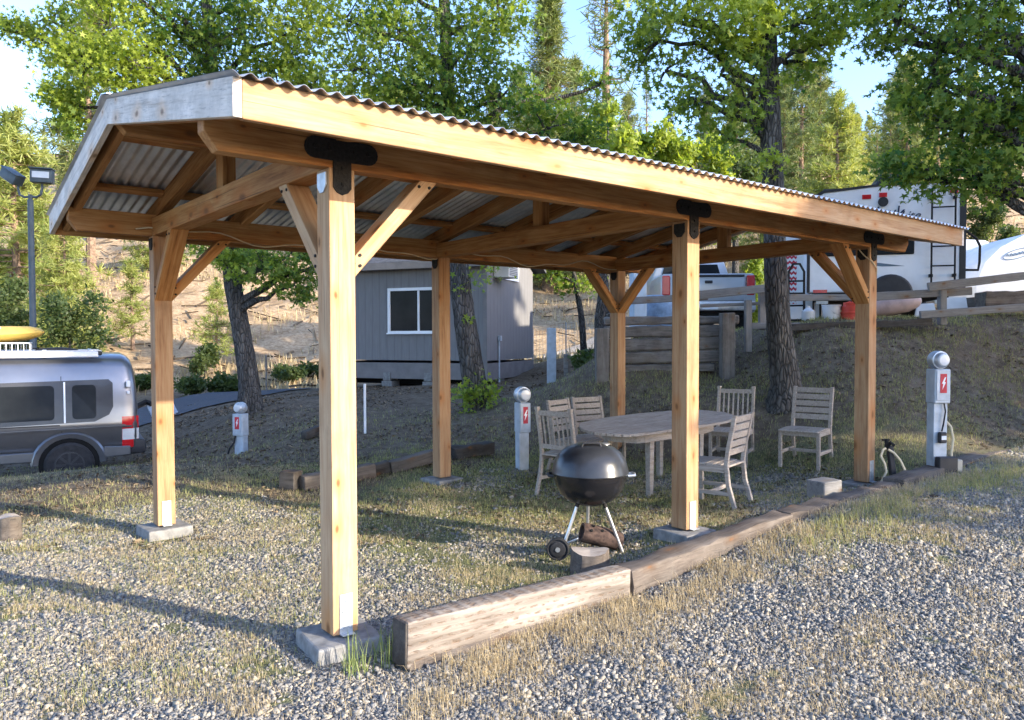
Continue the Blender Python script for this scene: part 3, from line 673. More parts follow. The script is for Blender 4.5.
# stumps
def stump(loc, r, h, mat, label, seed):
    from mathutils import noise
    root = empty('tree_stump', loc, seed*1.3, label, 'stump'); n = 28; m = MB()
    prof = [(1.12, -.1), (1.04, h*.3), (1.0, h*.7), (1.0, h)]
    b = len(m.v)
    for f_, z_ in prof:
        for k in range(n):
            a_ = 2*PI*k/n; rr = r*f_*(1+.05*math.sin(2*a_+seed)+.035*math.sin(5*a_+seed*2)+.025*math.sin(9*a_)); m.v.append((rr*math.cos(a_), rr*math.sin(a_), z_+.012*math.sin(a_*2+seed)*(z_ > 0)))
    for i in range(len(prof)-1):
        for k in range(n): m.f.append((i*n+k, i*n+(k+1) % n, (i+1)*n+(k+1) % n, (i+1)*n+k))
    m.build('bark_side', M['old_wood'] if mat is None else mat, root, smooth=True, rough=.004)
    t = MB(); ring = m.v[-n:]; t.add(ring+[(0, 0, h+.006)], [(k, (k+1) % n, n) for k in range(n)]); t.build('cut_top', M['teak'], root)
    return root
stump(on(590, 5.40, -.02), .125, .18, None, 'low sawn stump under the kettle barbecue behind the pale timber', 2)
stump(on(6, 6.5, 0), .085, .2, M['old_wood'], 'small weathered stump alone on the gravel at the photo edge', 5)
# hollow rusty log on the stump
lg = MB(); n = 20
prof = [(.06, -.12), (.06, -.19), (.082, -.19), (.088, -.16), (.09, 0), (.085, .12), (.08, .175), (.055, .178)]
lg.lathe(prof, n, axis='x')
lp = on(602, 5.8); lroot = empty('hollow_log', (lp[0], lp[1], at(602, 537, 5.8)[2]), 0.0, 'rusty brown log with small holes lying tilted across the sawn stump', 'log')
lroot.scale = (.86, .86, .86); lroot.rotation_euler = (0, math.radians(16), dirrd(1, .15))
lg.build('log_body', M['rust'], lroot, smooth=True, rough=.004)
hl = MB()
for x_, a_ in ((-.11, -2.0), (-.03, -2.35), (-.13, -2.6)):
    c_ = Vector((x_, math.cos(a_)*.085, -math.sin(a_)*.085)); d_ = Vector((0, math.cos(a_), -math.sin(a_)))
    hl.tube([c_-d_*.002, c_+d_*.012], .013, 8)
hl.build('hole', M['dark'], lroot)

# ------------------------------------------------------------------ kettle barbecue
gp = at(590, 553, 5.82); gzz = sz(gp[0], gp[1])
rim = at(590, 471, 5.82)[2]-gzz
kg = empty('kettle_barbecue', (gp[0], gp[1], gzz), dirrd(1, 0), 'black kettle barbecue with domed lid on three metal legs', 'barbecue')
R_ = .285
bowl = [(.0, rim-.262), (.06, rim-.258), (.12, rim-.242), (.175, rim-.212), (.225, rim-.165), (.26, rim-.105), (.278, rim-.04), (.283, rim-.004), (.277, rim-.004), (.25, rim-.1), (.2, rim-.17), (0, rim-.23)]
MB().lathe([(max(r, .001), z_) for r, z_ in bowl], 48, caps=False).build('bowl', M['enamel'], kg, smooth=True)
lid = [(.287, rim-.012), (.291, rim-.004), (.288, rim+.006), (.283, rim+.03), (.268, rim+.085), (.235, rim+.14), (.185, rim+.178), (.12, rim+.202), (.06, rim+.212), (.001, rim+.214)]
ld_ = MB().lathe(lid, 48, caps=False).build('lid', M['lid_enamel'], kg, smooth=True)
MB().tube([(-.07, -.1, rim+.2), (-.06, -.1, rim+.225), (.06, -.1, rim+.225), (.07, -.1, rim+.2)], .009, 8).build('lid_handle', M['black_plastic'], ld_, smooth=True)
va = MB().lathe([(.045, 0), (.045, .006), (.02, .008), (.001, .008)], 18, (.11, .03, rim+.199)); va.build('air_vent', M['alu'], ld_)
MB().tube([(.28, -.05, rim-.03), (.33, -.05, rim-.025), (.335, 0, rim-.022), (.33, .05, rim-.025), (.28, .05, rim-.03)], .012, 8).build('side_handle', M['alu'], kg, smooth=True)
MB().tube([(-.28, -.05, rim-.03), (-.315, -.05, rim-.025), (-.32, 0, rim-.022), (-.315, .05, rim-.025), (-.28, .05, rim-.03)], .012, 8).build('side_handle', M['black_plastic'], kg, smooth=True)
zt_ = rim-.235
legs = [((-.10, -.07, zt_), (-.215, -.085, .075)), ((.10, -.08, zt_), (.255, -.06, .0)), ((.0, .12, zt_+.01), (.0, .26, .01))]
for a_, b_ in legs:
    lg_ = MB().tube([a_, b_], .0125, 10).build('leg', M['alu'], kg, smooth=True)
    s_ = Vector(a_).lerp(Vector(b_), -.12); MB().tube([s_, Vector(a_).lerp(Vector(b_), .06)], .017, 10).build('leg_socket', M['black_iron'], lg_)
MB().tube([(-.24, -.10, .085), (-.20, .02, .085), (-.02, .27, .085)], .006, 8).build('axle', M['alu'], kg)
for c_, ang in (((-.25, -.115, .085), .95),):
    wl = MB().lathe([(.03, -.022), (.055, -.02), (.06, -.012), (.07, -.012), (.075, -.022), (.083, -.02), (.086, 0), (.083, .02), (.075, .022), (.07, .012), (.06, .012), (.03, .02)], 28, axis='x')
    wh = wl.build('wheel', M['rubber'], kg, c_, (0, 0, ang+.5), smooth=True)
    MB().lathe([(.018, -.027), (.018, .027)], 12, axis='x').build('hub', M['alu'], wh)
MB().tube([(-.19, -.06, .10), (0, .16, .12), (.24, -.05, .03)], .003, 6).build('brace_wire', M['alu'], kg)

# ------------------------------------------------------------------ dining table
def tpt(u, v, a=.117, b=.065):
    d = ray(u, v); D = (CAM[2]-a)/(b-d[2]); return CAM+d*D
outl = [(579, 424), (581, 428.5), (592, 431.8), (610, 433.8), (628, 434.6), (640, 433.8), (660, 431), (684, 427.8), (704, 424.8), (726, 421), (735, 418), (733, 414.5), (724, 411.8), (700, 409.8), (676, 410), (640, 413), (604, 417.5), (584, 421)]
TP = [Vector(tpt(*q)) for q in outl]; tc_ = sum(TP, Vector())/len(TP)
pln = (TP[4]-TP[0]).cross(TP[12]-TP[0]).normalized(); pln = pln if pln.z > 0 else -pln
gzt = sz(tc_.x, tc_.y); tb = empty('dining_table', (tc_.x, tc_.y, gzt), 0, 'rounded grey slatted wooden dining table beneath the pavilion', 'table')
def tz(x, y): return tc_.z-(pln.x*(x-tc_.x)+pln.y*(y-tc_.y))/pln.z
def inside(p, poly):
    c_ = False; j = len(poly)-1
    for i in range(len(poly)):
        if (poly[i].y > p[1]) != (poly[j].y > p[1]) and p[0] < (poly[j].x-poly[i].x)*(p[1]-poly[i].y)/(poly[j].y-poly[i].y)+poly[i].x: c_ = not c_
        j = i
    return c_
def spans(y):
    xs_ = []
    for i in range(len(TP)):
        a_, b_ = TP[i], TP[(i+1) % len(TP)]
        if (a_.y > y) != (b_.y > y): xs_.append(a_.x+(b_.x-a_.x)*(y-a_.y)/(b_.y-a_.y))
    return (min(xs_), max(xs_)) if len(xs_) >= 2 else None
ymin, ymax = min(p.y for p in TP), max(p.y for p in TP)
top = MB(); bw = (ymax-ymin)/15
for k in range(15):
    ya, yb = ymin+k*bw+.007, ymin+(k+1)*bw-.007
    sa, sb = spans(min(max(ya, ymin+.006), ymax-.006)), spans(max(min(yb, ymax-.006), ymin+.006))
    pts = [(sa[0], ya), (sa[1], ya), (sb[1], yb), (sb[0], yb)]
    vs = [(x_-tc_.x, y_-tc_.y, tz(x_, y_)-gzt+dz) for dz in (-.028, 0) for x_, y_ in pts]
    top.add(vs, [(0, 1, 2, 3), (4, 5, 6, 7), (0, 1, 5, 4), (1, 2, 6, 5), (2, 3, 7, 6), (3, 0, 4, 7)])
top.build('table_top', M['teak'], tb, bevel=.003)
cxy = Vector((tc_.x, tc_.y))
ap = MB(); inner = [cxy+(Vector((p.x, p.y))-cxy)*.72 for p in TP]
for i in range(len(inner)):
    a_, b_ = inner[i], inner[(i+1) % len(inner)]
    vs = [(q.x-tc_.x, q.y-tc_.y, tz(q.x, q.y)-gzt+dz) for dz in (-.125, -.03) for q in (a_, b_)]
    t_ = (b_-a_).normalized(); nn = Vector((-t_.y, t_.x))*.022
    vs2 = [(p[0]+nn.x, p[1]+nn.y, p[2]) for p in vs]
    ap.add(vs+vs2, [(0, 1, 3, 2), (4, 6, 7, 5), (0, 4, 5, 1), (2, 3, 7, 6), (0, 2, 6, 4), (1, 5, 7, 3)])
ap.build('apron', M['teak'], tb)
for u, D in ((650, 7.85), (608, 8.25), (700, 8.5), (660, 8.8)):
    q = rd((u-512)/FPX*D, D); zg = sz(q[0], q[1])-.01; zt_ = tz(q[0], q[1])-.03
    m = MB(); m.add([(sx*s_, sy*s_, z_) for z_, s_ in ((0, .027), (zt_-zg-.12, .034), (zt_-zg, .034)) for sx, sy in ((-1, -1), (1, -1), (1, 1), (-1, 1))],
                    [(0, 1, 2, 3), (8, 9, 10, 11)]+[(i+4*l, (i+1) % 4+4*l, (i+1) % 4+4+4*l, i+4+4*l) for l in (0, 1) for i in range(4)])
    m.build('leg', M['teak'], tb, (q[0]-tc_.x, q[1]-tc_.y, zg-gzt), bevel=.003)

# ------------------------------------------------------------------ chairs (front of the seat looks along local +x)
def chair_parts(root, vertical=False, H=.88):
    w, d, sh = .45, .45, .43; t = .036
    st = MB()
    for k in range(7):
        x_ = -.2+k*.07; st.box((x_+.01, 0, sh-.006+.012*math.cos((k-3)*.5)-.012), (.062, w-.02, .018))
    st.build('seat', M['teak'], root, bevel=.003)
    for sy in (-1, 1):
        MB().add([(d/2-.02+a*t/2, sy*(w/2-.018)+b*t/2, z_) for z_, s_ in ((0, 1), (sh-.02, 1)) for a, b in ((-1, -1), (1, -1), (1, 1), (-1, 1))],
                 [(0, 1, 2, 3), (4, 5, 6, 7)]+[(i, (i+1) % 4, (i+1) % 4+4, i+4) for i in range(4)]).build('leg', M['teak'], root, bevel=.003)
        prof = [(-.30, 0), (-.225, .25), (-.205, sh), (-.225, .58), (-.285, H)]; m = MB(); b0 = len(m.v)
        for px_, pz in prof:
            m.v += [(px_+a*.019, sy*(w/2-.018)+b*t/2, pz) for a, b in ((-1, -1), (1, -1), (1, 1), (-1, 1))]
        m.f += [(0, 1, 2, 3), (16, 17, 18, 19)]+[(i+4*l, (i+1) % 4+4*l, (i+1) % 4+4+4*l, i+4+4*l) for l in range(4) for i in range(4)]
        if vertical:
            m.box((-.287, sy*(w/2-.018), H+.012), (.045, .045, .03))
        m.build('rear_leg', M['teak'], root, bevel=.004)
        MB().box((-.02, sy*(w/2-.018), .17), (.44, .022, .035)).build('stretcher', M['teak'], root, bevel=.002)
        MB().box((0, sy*(w/2-.02), sh-.045), (.4, .022, .055)).build('seat_rail', M['teak'], root, bevel=.002)
    MB().box((-.05, 0, .17), (.022, w-.05, .035)).build('stretcher', M['teak'], root, bevel=.002)
    MB().box((d/2-.025, 0, sh-.045), (.022, w-.08, .055)).build('seat_rail', M['teak'], root, bevel=.002)
    bk = MB()
    def bx(z_): return -.225-.06*(z_-.58)/(H-.58) if z_ > .58 else -.205-.02*(z_-sh)/.15
    if vertical:
        bk.box((bx(H-.035), 0, H-.035), (.024, w-.07, .05)); bk.box((bx(.5), 0, .50), (.024, w-.07, .045))
        for k in range(6):
            y_ = -.145+k*.058; bk.tube([(bx(.5), y_, .5), (bx(.6), y_, .6), (bx(H-.05), y_, H-.05)], .011, 6)
    else:
        for k in range(5):
            z_ = H-.04-k*.075; bk.box((bx(z_)-.012*0, 0, z_), (.018, w-.068, .058), Matrix.Rotation(-.18, 3, 'Y'))
    bk.build('backrest', M['teak'], root, bevel=.002)
    return root
cg = 'wooden chairs around the dining table'
def place_chair(u, D, fr, fD, vertical, label, group=cg, H=.88):
    q = on(u, D); return chair_parts(empty('garden_chair', (q[0], q[1], q[2]-.005), dirrd(fr, fD), label, 'chair', group), vertical, H)
place_chair(570, 7.95, .64, .77, True, 'upright slat grey chair right behind the kettle barbecue')
place_chair(578, 8.95, .80, -.60, False, 'grey chair whose top slats show over the upright slat chair behind the barbecue')
place_chair(600, 9.35, .50, -.86, False, 'half hidden grey chair at the table before the far rear post')
place_chair(732, 9.3, -.45, -.89, True, 'tall upright slat chair at the far end of the table', H=.9)
place_chair(714, 7.2, -.80, .60, False, 'grey chair with curved rear legs and its back to the far front post')
place_chair(806, 8.65, -.62, -.78, False, 'lone weathered chair on the grass away from the table', group=None)

# ------------------------------------------------------------------ vegetation builders
def rand_frames(n, up_bias, rng):
    nrm = rng.normal(size=(n, 3)); nrm[:, 2] += up_bias; nrm /= np.linalg.norm(nrm, axis=1)[:, None]
    t = rng.normal(size=(n, 3)); t -= nrm*(t*nrm).sum(1)[:, None]; t /= np.linalg.norm(t, axis=1)[:, None]
    return t, np.cross(nrm, t), nrm
def star_template():
    out = []
    for k in range(5):
        a_ = 2*PI*k/5
        ro = 1.0 if k else 1.08
        out.append((ro*math.cos(a_), ro*math.sin(a_), -.12)); a2 = a_+PI/5; ri = .40 if k != 2 else .30
        out.append((ri*math.cos(a2), ri*math.sin(a2), .05))
    return np.array(out)
STAR = star_template()
DIAM = np.array([(1, 0, -.05), (.1, .5, .04), (-.9, 0, -.05), (.1, -.5, .04)])
def leaves(name, C, size, mat, parent, rng, tpl=STAR, up=.6, loc=(0, 0, 0), tb=.5, ts=.22):
    n = len(C); T, B, Nn = rand_frames(n, up, rng); s = size*rng.uniform(.65, 1.25, n)
    V = C[:, None, :]+s[:, None, None]*(tpl[None, :, 0:1]*T[:, None]+tpl[None, :, 1:2]*B[:, None]+tpl[None, :, 2:3]*Nn[:, None])
    k = len(tpl); tint = np.clip(rng.normal(tb, ts, n), 0, 1); tint = np.repeat(tint, k)[:, None]
    return fast_mesh(name, V.reshape(-1, 3)-np.array(loc), np.arange(n*k), np.full(n, k), mat, parent, tint=tint)
def wobble(a, b, n, amp, rng, sag=0.0):
    a, b = np.array(a, float), np.array(b, float); L_ = np.linalg.norm(b-a); out = []
    off = rng.normal(size=(n+1, 3))*amp*L_; off[0] = 0; off[-1] = 0
    for i in range(n+1):
        t = i/n; p = a*(1-t)+b*t+off[i]*.5; p[2] += sag*L_*math.sin(PI*t); out.append(p)
    return out
def broadleaf(label, trunk, rads, clumps, seed, leaf=.056, mat='leaf', group=None, per=42, name='broadleaf_tree', tpl=STAR, cat='tree', sprigs=()):
    "trunk: points; clumps: (centre, radius xyz, sub-clumps, tint)"
    rng = np.random.default_rng(seed); base = np.array(trunk[0], float)
    root = empty(name, base, 0, label, cat, group)
    tr = MB(); pts = [np.array(p, float)-base for p in trunk]
    P, Rr = [], []
    for i in range(len(pts)-1):
        for t in np.linspace(0, 1, 5, endpoint=False):
            P.append(pts[i]*(1-t)+pts[i+1]*t); Rr.append((rads[i]*(1-t)+rads[i+1]*t)*(1+rng.normal()*.02))
    P.append(pts[-1]); Rr.append(rads[-1])
    P = np.array(P); Ps = P.copy(); Ps[1:-1] = (P[:-2]+2*P[1:-1]+P[2:])/4
    tr.tube(list(Ps), Rr, 18); tr.build('trunk', M['bark'], root, smooth=True, rough=.006, seed=seed)
    C, TI = [], []
    lm = MB(); world = Ps+base
    for cpos, rad, nsub, ti in clumps:
        cpos = np.array(cpos, float); rad = np.array(rad, float) if hasattr(rad, '__len__') else np.array([rad]*3)
        zt = cpos[2]-.45*np.linalg.norm(cpos[:2]-base[:2])
        j = int(np.argmin(abs(world[:, 2]-zt)+.0*np.arange(len(world)))); j = max(1, min(j, len(world)-1))
        r0 = min(Rr[j]*.55, .03+.035*np.linalg.norm(cpos-world[j])**.7)
        w = wobble(world[j]-base, cpos-base, 6, .05, rng, .06); lm.tube(w, list(np.linspace(r0, r0*.25, 7)), 7)
        for _ in range(nsub):
            d = rng.normal(size=3); d /= np.linalg.norm(d); rr = rng.uniform(.25, 1.0)**.6
            sc = cpos+d*rad*rr
            if rng.random() < .5:
                lm.tube(wobble(cpos-base+(sc-cpos)*.1, sc-base, 3, .08, rng), [r0*.28, r0*.2, r0*.13, .004], 4, False)
            n = int(per*rng.uniform(.35, 1.5)); sig = .10+.10*rad.mean()
            C.append(sc+rng.normal(size=(n, 3))*np.array([sig, sig, sig*.75])); TI.append(np.full(n, ti+rng.normal()*.1))
    lm.build('limbs', M['bark'], root, smooth=True)
    for p, r_, n in sprigs:
        C.append(np.array(p)+rng.normal(size=(n, 3))*r_); TI.append(np.full(n, .6))
    C = np.concatenate(C); TI = np.concatenate(TI)
    o = leaves('crown', C, leaf, M[mat], root, rng, tpl, loc=base)
    k = len(tpl); tint = np.clip(TI+rng.normal(size=len(TI))*.17, 0, 1); tint = np.repeat(tint, k)
    cc = np.ones((len(tint), 4), np.float32); cc[:, 0] = tint; o.data.color_attributes['tint'].data.foreach_set('color', cc.ravel())
    return root
def pxc(lst, D):
    "(u, v, dD, radius px, subclumps, tint) -> world clumps"
    return [(at(u, v, D+dd), (r/FPX*(D+dd),)*3, n, ti) for u, v, dd, r, n, ti in lst]

# sweetgum with its trunk left of the house, trunk behind the left rear post
b = on(250, 14.3, -.1)
t1 = [b, at(249, 380, 14.3), at(242, 335, 14.3), at(233, 285, 14.25), at(228, 240, 14.2), at(222, 180, 14.2), at(215, 100, 14.2), at(208, 20, 14.2), at(200, -90, 14.2), at(195, -170, 14.2)]
cl = [(85, 70, -.6, 38, 26, .8), (110, 30, -.8, 45, 31, .85), (60, 95, -.5, 22, 12, .6), (70, 120, -.4, 18, 10, .5), (135, 65, -.9, 30, 17, .8), (25, 32, -.6, 16, 7, .55), (5, 30, -.6, 12, 5, .5), (48, 20, -.3, 20, 8, .5),  # tint paints sunlit clumps yellower and shaded clumps darker
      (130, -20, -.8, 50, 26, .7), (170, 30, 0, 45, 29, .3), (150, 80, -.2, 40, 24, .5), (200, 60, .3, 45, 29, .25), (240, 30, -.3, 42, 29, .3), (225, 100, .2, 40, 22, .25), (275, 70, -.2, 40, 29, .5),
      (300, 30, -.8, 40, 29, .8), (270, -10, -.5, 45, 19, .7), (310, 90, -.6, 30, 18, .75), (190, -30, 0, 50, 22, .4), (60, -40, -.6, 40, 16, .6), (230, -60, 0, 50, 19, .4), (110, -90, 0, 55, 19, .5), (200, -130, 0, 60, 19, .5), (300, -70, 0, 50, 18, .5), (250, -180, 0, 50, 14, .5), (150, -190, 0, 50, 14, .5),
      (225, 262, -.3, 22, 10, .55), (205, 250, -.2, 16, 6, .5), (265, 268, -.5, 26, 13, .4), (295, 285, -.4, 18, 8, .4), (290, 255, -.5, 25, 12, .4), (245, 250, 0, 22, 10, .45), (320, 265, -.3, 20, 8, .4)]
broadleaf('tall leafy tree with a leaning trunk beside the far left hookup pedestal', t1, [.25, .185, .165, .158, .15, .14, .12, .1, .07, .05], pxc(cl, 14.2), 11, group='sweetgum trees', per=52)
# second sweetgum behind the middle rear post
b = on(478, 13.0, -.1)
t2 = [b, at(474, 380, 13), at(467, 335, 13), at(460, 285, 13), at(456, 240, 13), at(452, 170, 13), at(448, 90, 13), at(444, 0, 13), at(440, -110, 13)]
cl = [(400, 40, -.2, 45, 30, 0.43), (430, 90, -.4, 45, 30, 0.33), (470, 50, -.4, 45, 30, 0.33), (500, 100, -.3, 40, 23, 0.28), (455, 130, -.5, 40, 23, 0.28), (500, 20, -.2, 35, 16, 0.48), (545, 130, -.3, 36, 16, 0.33), (530, 165, -.2, 28, 11, 0.38),  # mostly low tints: the crown's shade is put into its leaf colour
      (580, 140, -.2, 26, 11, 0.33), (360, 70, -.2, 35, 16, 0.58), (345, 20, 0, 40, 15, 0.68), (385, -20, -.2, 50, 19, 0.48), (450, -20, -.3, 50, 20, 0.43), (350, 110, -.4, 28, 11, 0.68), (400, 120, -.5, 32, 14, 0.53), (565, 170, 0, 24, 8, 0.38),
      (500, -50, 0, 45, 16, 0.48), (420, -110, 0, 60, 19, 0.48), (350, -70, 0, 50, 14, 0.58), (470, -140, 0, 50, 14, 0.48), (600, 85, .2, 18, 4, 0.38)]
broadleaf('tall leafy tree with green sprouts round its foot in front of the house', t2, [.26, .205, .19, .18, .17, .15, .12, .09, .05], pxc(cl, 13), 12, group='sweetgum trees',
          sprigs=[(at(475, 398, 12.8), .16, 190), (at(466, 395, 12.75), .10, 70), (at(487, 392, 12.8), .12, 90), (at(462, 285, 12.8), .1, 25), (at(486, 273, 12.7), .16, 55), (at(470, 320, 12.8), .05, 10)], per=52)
# third, the thick trunk on the bank
b = on(786, 10.3, -.15)
t3 = [b, at(786, 385, 10.3), at(779, 330, 10.3), at(775, 260, 10.3), at(773, 190, 10.3), at(770, 110, 10.3), at(768, 40, 10.3), at(765, -60, 10.3), at(762, -150, 10.3)]
cl = [(700, 20, -.3, 42, 16, 0.83), (660, 40, 0, 38, 13, 0.53), (740, 15, -.5, 42, 16, 0.93), (720, 75, -.1, 40, 14, 0.48), (695, 98, .1, 30, 8, 0.48), (745, 100, -.2, 30, 8, 0.58), (728, 138, .1, 20, 4, 0.53), (645, 10, .1, 28, 6, 0.58),  # highest tints paint the sunlit top of the crown
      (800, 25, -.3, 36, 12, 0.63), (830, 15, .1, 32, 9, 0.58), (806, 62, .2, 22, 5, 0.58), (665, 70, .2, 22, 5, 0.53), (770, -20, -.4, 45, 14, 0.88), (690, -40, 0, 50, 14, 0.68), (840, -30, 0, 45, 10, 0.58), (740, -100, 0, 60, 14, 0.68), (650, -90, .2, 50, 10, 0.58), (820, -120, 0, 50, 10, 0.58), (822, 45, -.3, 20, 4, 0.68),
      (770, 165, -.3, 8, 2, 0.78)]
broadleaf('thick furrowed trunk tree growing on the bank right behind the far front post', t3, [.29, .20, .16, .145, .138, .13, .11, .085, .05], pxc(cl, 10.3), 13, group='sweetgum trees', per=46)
# fourth: trunk outside the frame, boughs hang in at the top corner
b = on(1140, 9.2, -.1)
t4 = [b, at(1138, 320, 9.2), at(1134, 200, 9.2), at(1128, 80, 9.2), at(1120, -60, 9.2), at(1115, -180, 9.2)]
cl = [(960, 30, 0, 50, 19, 0.33), (1010, 40, 0, 50, 17, 0.33), (900, 20, -.1, 34, 12, 0.38), (935, 80, 0, 40, 14, 0.28), (990, 100, 0, 44, 15, 0.28), (960, 130, .1, 36, 12, 0.28), (1015, 140, 0, 40, 13, 0.33), (915, 112, 0, 20, 5, 0.38), (900, 165, .3, 20, 6, 0.38), (930, 170, .2, 26, 8, 0.38), (965, 170, .1, 24, 7, 0.38),  # low tints colour these boughs as shaded
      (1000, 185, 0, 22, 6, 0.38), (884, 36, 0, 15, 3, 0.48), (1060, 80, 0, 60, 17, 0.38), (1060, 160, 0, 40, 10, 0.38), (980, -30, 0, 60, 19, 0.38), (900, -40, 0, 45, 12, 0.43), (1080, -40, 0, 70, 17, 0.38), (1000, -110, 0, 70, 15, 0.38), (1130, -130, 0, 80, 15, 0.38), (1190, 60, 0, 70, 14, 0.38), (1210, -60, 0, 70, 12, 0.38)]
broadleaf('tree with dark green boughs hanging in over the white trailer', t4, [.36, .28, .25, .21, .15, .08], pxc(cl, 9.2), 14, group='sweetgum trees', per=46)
# shade trees standing behind the photographer, towards the sun
def shade_tree(x, y, cz, rad, n, seed, th, label, dens=36, leaf=.17):
    rng = np.random.default_rng(seed); g = gz(x, y); cl = []
    for _ in range(n):
        d = rng.normal(size=3); d /= np.linalg.norm(d); rr = rng.random()**.45
        cl.append((np.array((x, y, cz))+d*np.array(rad)*rr, .8, 15, .4))
    broadleaf(label, [(x, y, g-.1), (x+.1, y, g+(cz-g)*.5), (x, y+.1, cz), (x, y, cz+rad[2]*.7)], [th, th*.8, th*.55, .05], cl, seed, leaf=leaf, group='trees on the open side of the pavilion', per=dens, tpl=DIAM)
shade_tree(17.8, -12.5, 8.2, (5.2, 2.5, 4.0), 104, 31, .3, 'big broad tree standing in the sun on the open side of the pavilion')
shade_tree(12.2, -12.0, 7.9, (2.4, 2.0, 3.0), 27, 32, .22, 'round headed tree beside the big broad tree on the open side')
shade_tree(10.2, -10.5, 5.0, (2.3, 1.6, 2.0), 17, 33, .16, 'small spreading tree nearest the gravel on the open side', dens=30, leaf=.12)

# ---- conifers
def conifer_arrays(H, R0, start, seed, gap=.5, nb=7, tuft=.24, step=.3, droop=.1, taper=1.0, ntri=8, up=.25):
    rng = np.random.default_rng(seed); P = []; TI = []
    br = MB(); z_ = H*start
    while z_ < H*.985:
        t = (z_-H*start)/(H*(1-start)); L_ = R0*((1-t)**taper)*(.55+.45*min(1, t*6+.35))
        for k in range(nb):
            a_ = rng.uniform(0, 2*PI); l = L_*rng.uniform(.55, 1.15)+.12; zz = z_+rng.uniform(-.5, .5)*gap
            rise = (up*(t+.2)-droop)*l
            d = np.array([math.cos(a_), math.sin(a_), 0]); e = np.array([0, 0, zz])+d*l+np.array([0, 0, rise])
            o_ = np.array([0, 0, zz])
            br.tube([o_, (o_+e)/2+np.array([0, 0, -.04*l]), e], [.012+.012*l, .01+.006*l, .004], 4, False)
            n = max(2, int(l/step)); ti = np.clip(rng.normal(.5, .2), 0, 1)
            for j in range(n):
                s = .3+.7*(j+rng.random()*.8)/n
                p = o_+(e-o_)*s+rng.normal(size=3)*np.array([.08, .08, .06])*(1+l*.35); P.append(p); TI.append(ti)
        z_ += gap*rng.uniform(.7, 1.3)*(1 if t < .8 else .6)
    P.append(np.array([0, 0, H])); TI.append(.5); P = np.array(P); TI = np.array(TI)
    ntri = int(ntri*1.7); n = len(P)*ntri; C = np.repeat(P, ntri, 0); d = rng.normal(size=(n, 3)); d[:, 2] += .35; d /= np.linalg.norm(d, axis=1)[:, None]
    sd = np.cross(d, rng.normal(size=(n, 3))); sd /= np.linalg.norm(sd, axis=1)[:, None]; ln_ = tuft*rng.uniform(.6, 1.3, n)[:, None]
    V = np.stack((C-sd*ln_*.045, C+sd*ln_*.045, C+d*ln_+sd*ln_*.03, C+d*ln_-sd*ln_*.03), 1)
    return V.reshape(-1, 3), np.repeat(np.repeat(np.clip(TI, 0, 1), ntri), 4), br
PROTO = {}
def conifer(kind, loc, H, label, group=None, rot=0.0, sx=1.0):
    spec = {'young': dict(H=7, R0=1.9, start=.07, seed=1, gap=.34, nb=8, tuft=.26, step=.22, taper=.75, ntri=15, m='needle_y'),
            'small': dict(H=4, R0=1.0, start=.22, seed=2, gap=.3, nb=5, tuft=.24, step=.24, taper=.8, ntri=13, m='needle_y'),
            'pine': dict(H=16, R0=2.3, start=.38, seed=3, gap=.55, nb=7, tuft=.42, step=.36, taper=.6, ntri=15, m='needle'),
            'pine2': dict(H=15, R0=2.2, start=.15, seed=4, gap=.5, nb=7, tuft=.40, step=.36, taper=.75, ntri=15, m='needle'),
            'cedar': dict(H=15, R0=2.1, start=.05, seed=5, gap=.28, nb=13, tuft=.30, step=.26, taper=.95, ntri=8, droop=.3, up=.5, m='needle'),
            'thin': dict(H=14, R0=1.3, start=.3, seed=6, gap=.65, nb=6, tuft=.34, step=.4, taper=.7, ntri=6, m='needle')}[kind]
    if kind not in PROTO:
        sp = dict(spec); m = sp.pop('m'); root = empty('pine_tree', loc, rot); V, TI, br = conifer_arrays(**sp)
        n = len(V)//4
        fast_mesh('crown', V, np.arange(len(V)), np.full(n, 4), M[m], root, tint=TI[:, None])
        Hh = spec['H']; tr = MB().tube([(0, 0, -.3), (.02, .03, Hh*.3), (-.03, 0, Hh*.65), (0, 0, Hh)], [Hh*.0135+.03, Hh*.011+.02, Hh*.007+.01, .012], 9)
        tr.build('trunk', M['pine_bark'], root, smooth=True); br.build('branches', M['pine_bark'], root)
        PROTO[kind] = root; o = root
    else:
        o = copy_tree(PROTO[kind]); o.location = Vector([float(q) for q in loc]); o.rotation_euler = (0, 0, rot)
    s = H/spec['H']; o.scale = (s*sx, s*sx, s); o['label'] = label; o['category'] = 'tree'
    if group: o['group'] = group
    elif 'group' in o: del o['group']
    return o
def con(kind, u, D, vtop, label, group=None, rot=0.0, sx=1.0):
    p = on(u, D); zt = CAM[2]+(337.8-vtop)/FPX*D; return conifer(kind, p, max(1.5, zt-p[2]), label, group, rot, sx)
gy = 'young pines on the dry hillside'
con('young', 18, 29, 118, 'bushy bright young pine rising behind the floodlight pole', gy, .3, 1.25)
con('young', 66, 27, 205, 'yellow green young pine just past the floodlight pole', gy, 1.9, 1.0)
con('pine2', -30, 31, 95, 'broad pine at the very edge of the photo beyond the van', gy, 2.2, 1.2)
con('pine', 93, 36, -40, 'tall pine with a bare straight trunk seen under the gable eave', gy, .8)
con('young', 40, 38, 160, 'pale sunlit pine half hidden by the bushy one at the pole', gy, 4.0)
con('small', 133, 29, 262, 'thin stemmed young pine next to the left rear post', gy, .5, 1.2)
con('small', 217, 27.5, 285, 'sparse little pine beside the leaning tree trunk', gy, 2.5, 1.2)
con('young', 160, 40, 150, 'light green pine peeking over the gable end', gy, 5.1)
con('pine2', 120, 48, 130, 'pine on the upper slope under the gable overhang', gy, 1.1)
gr_ = 'pines standing behind the vehicles'
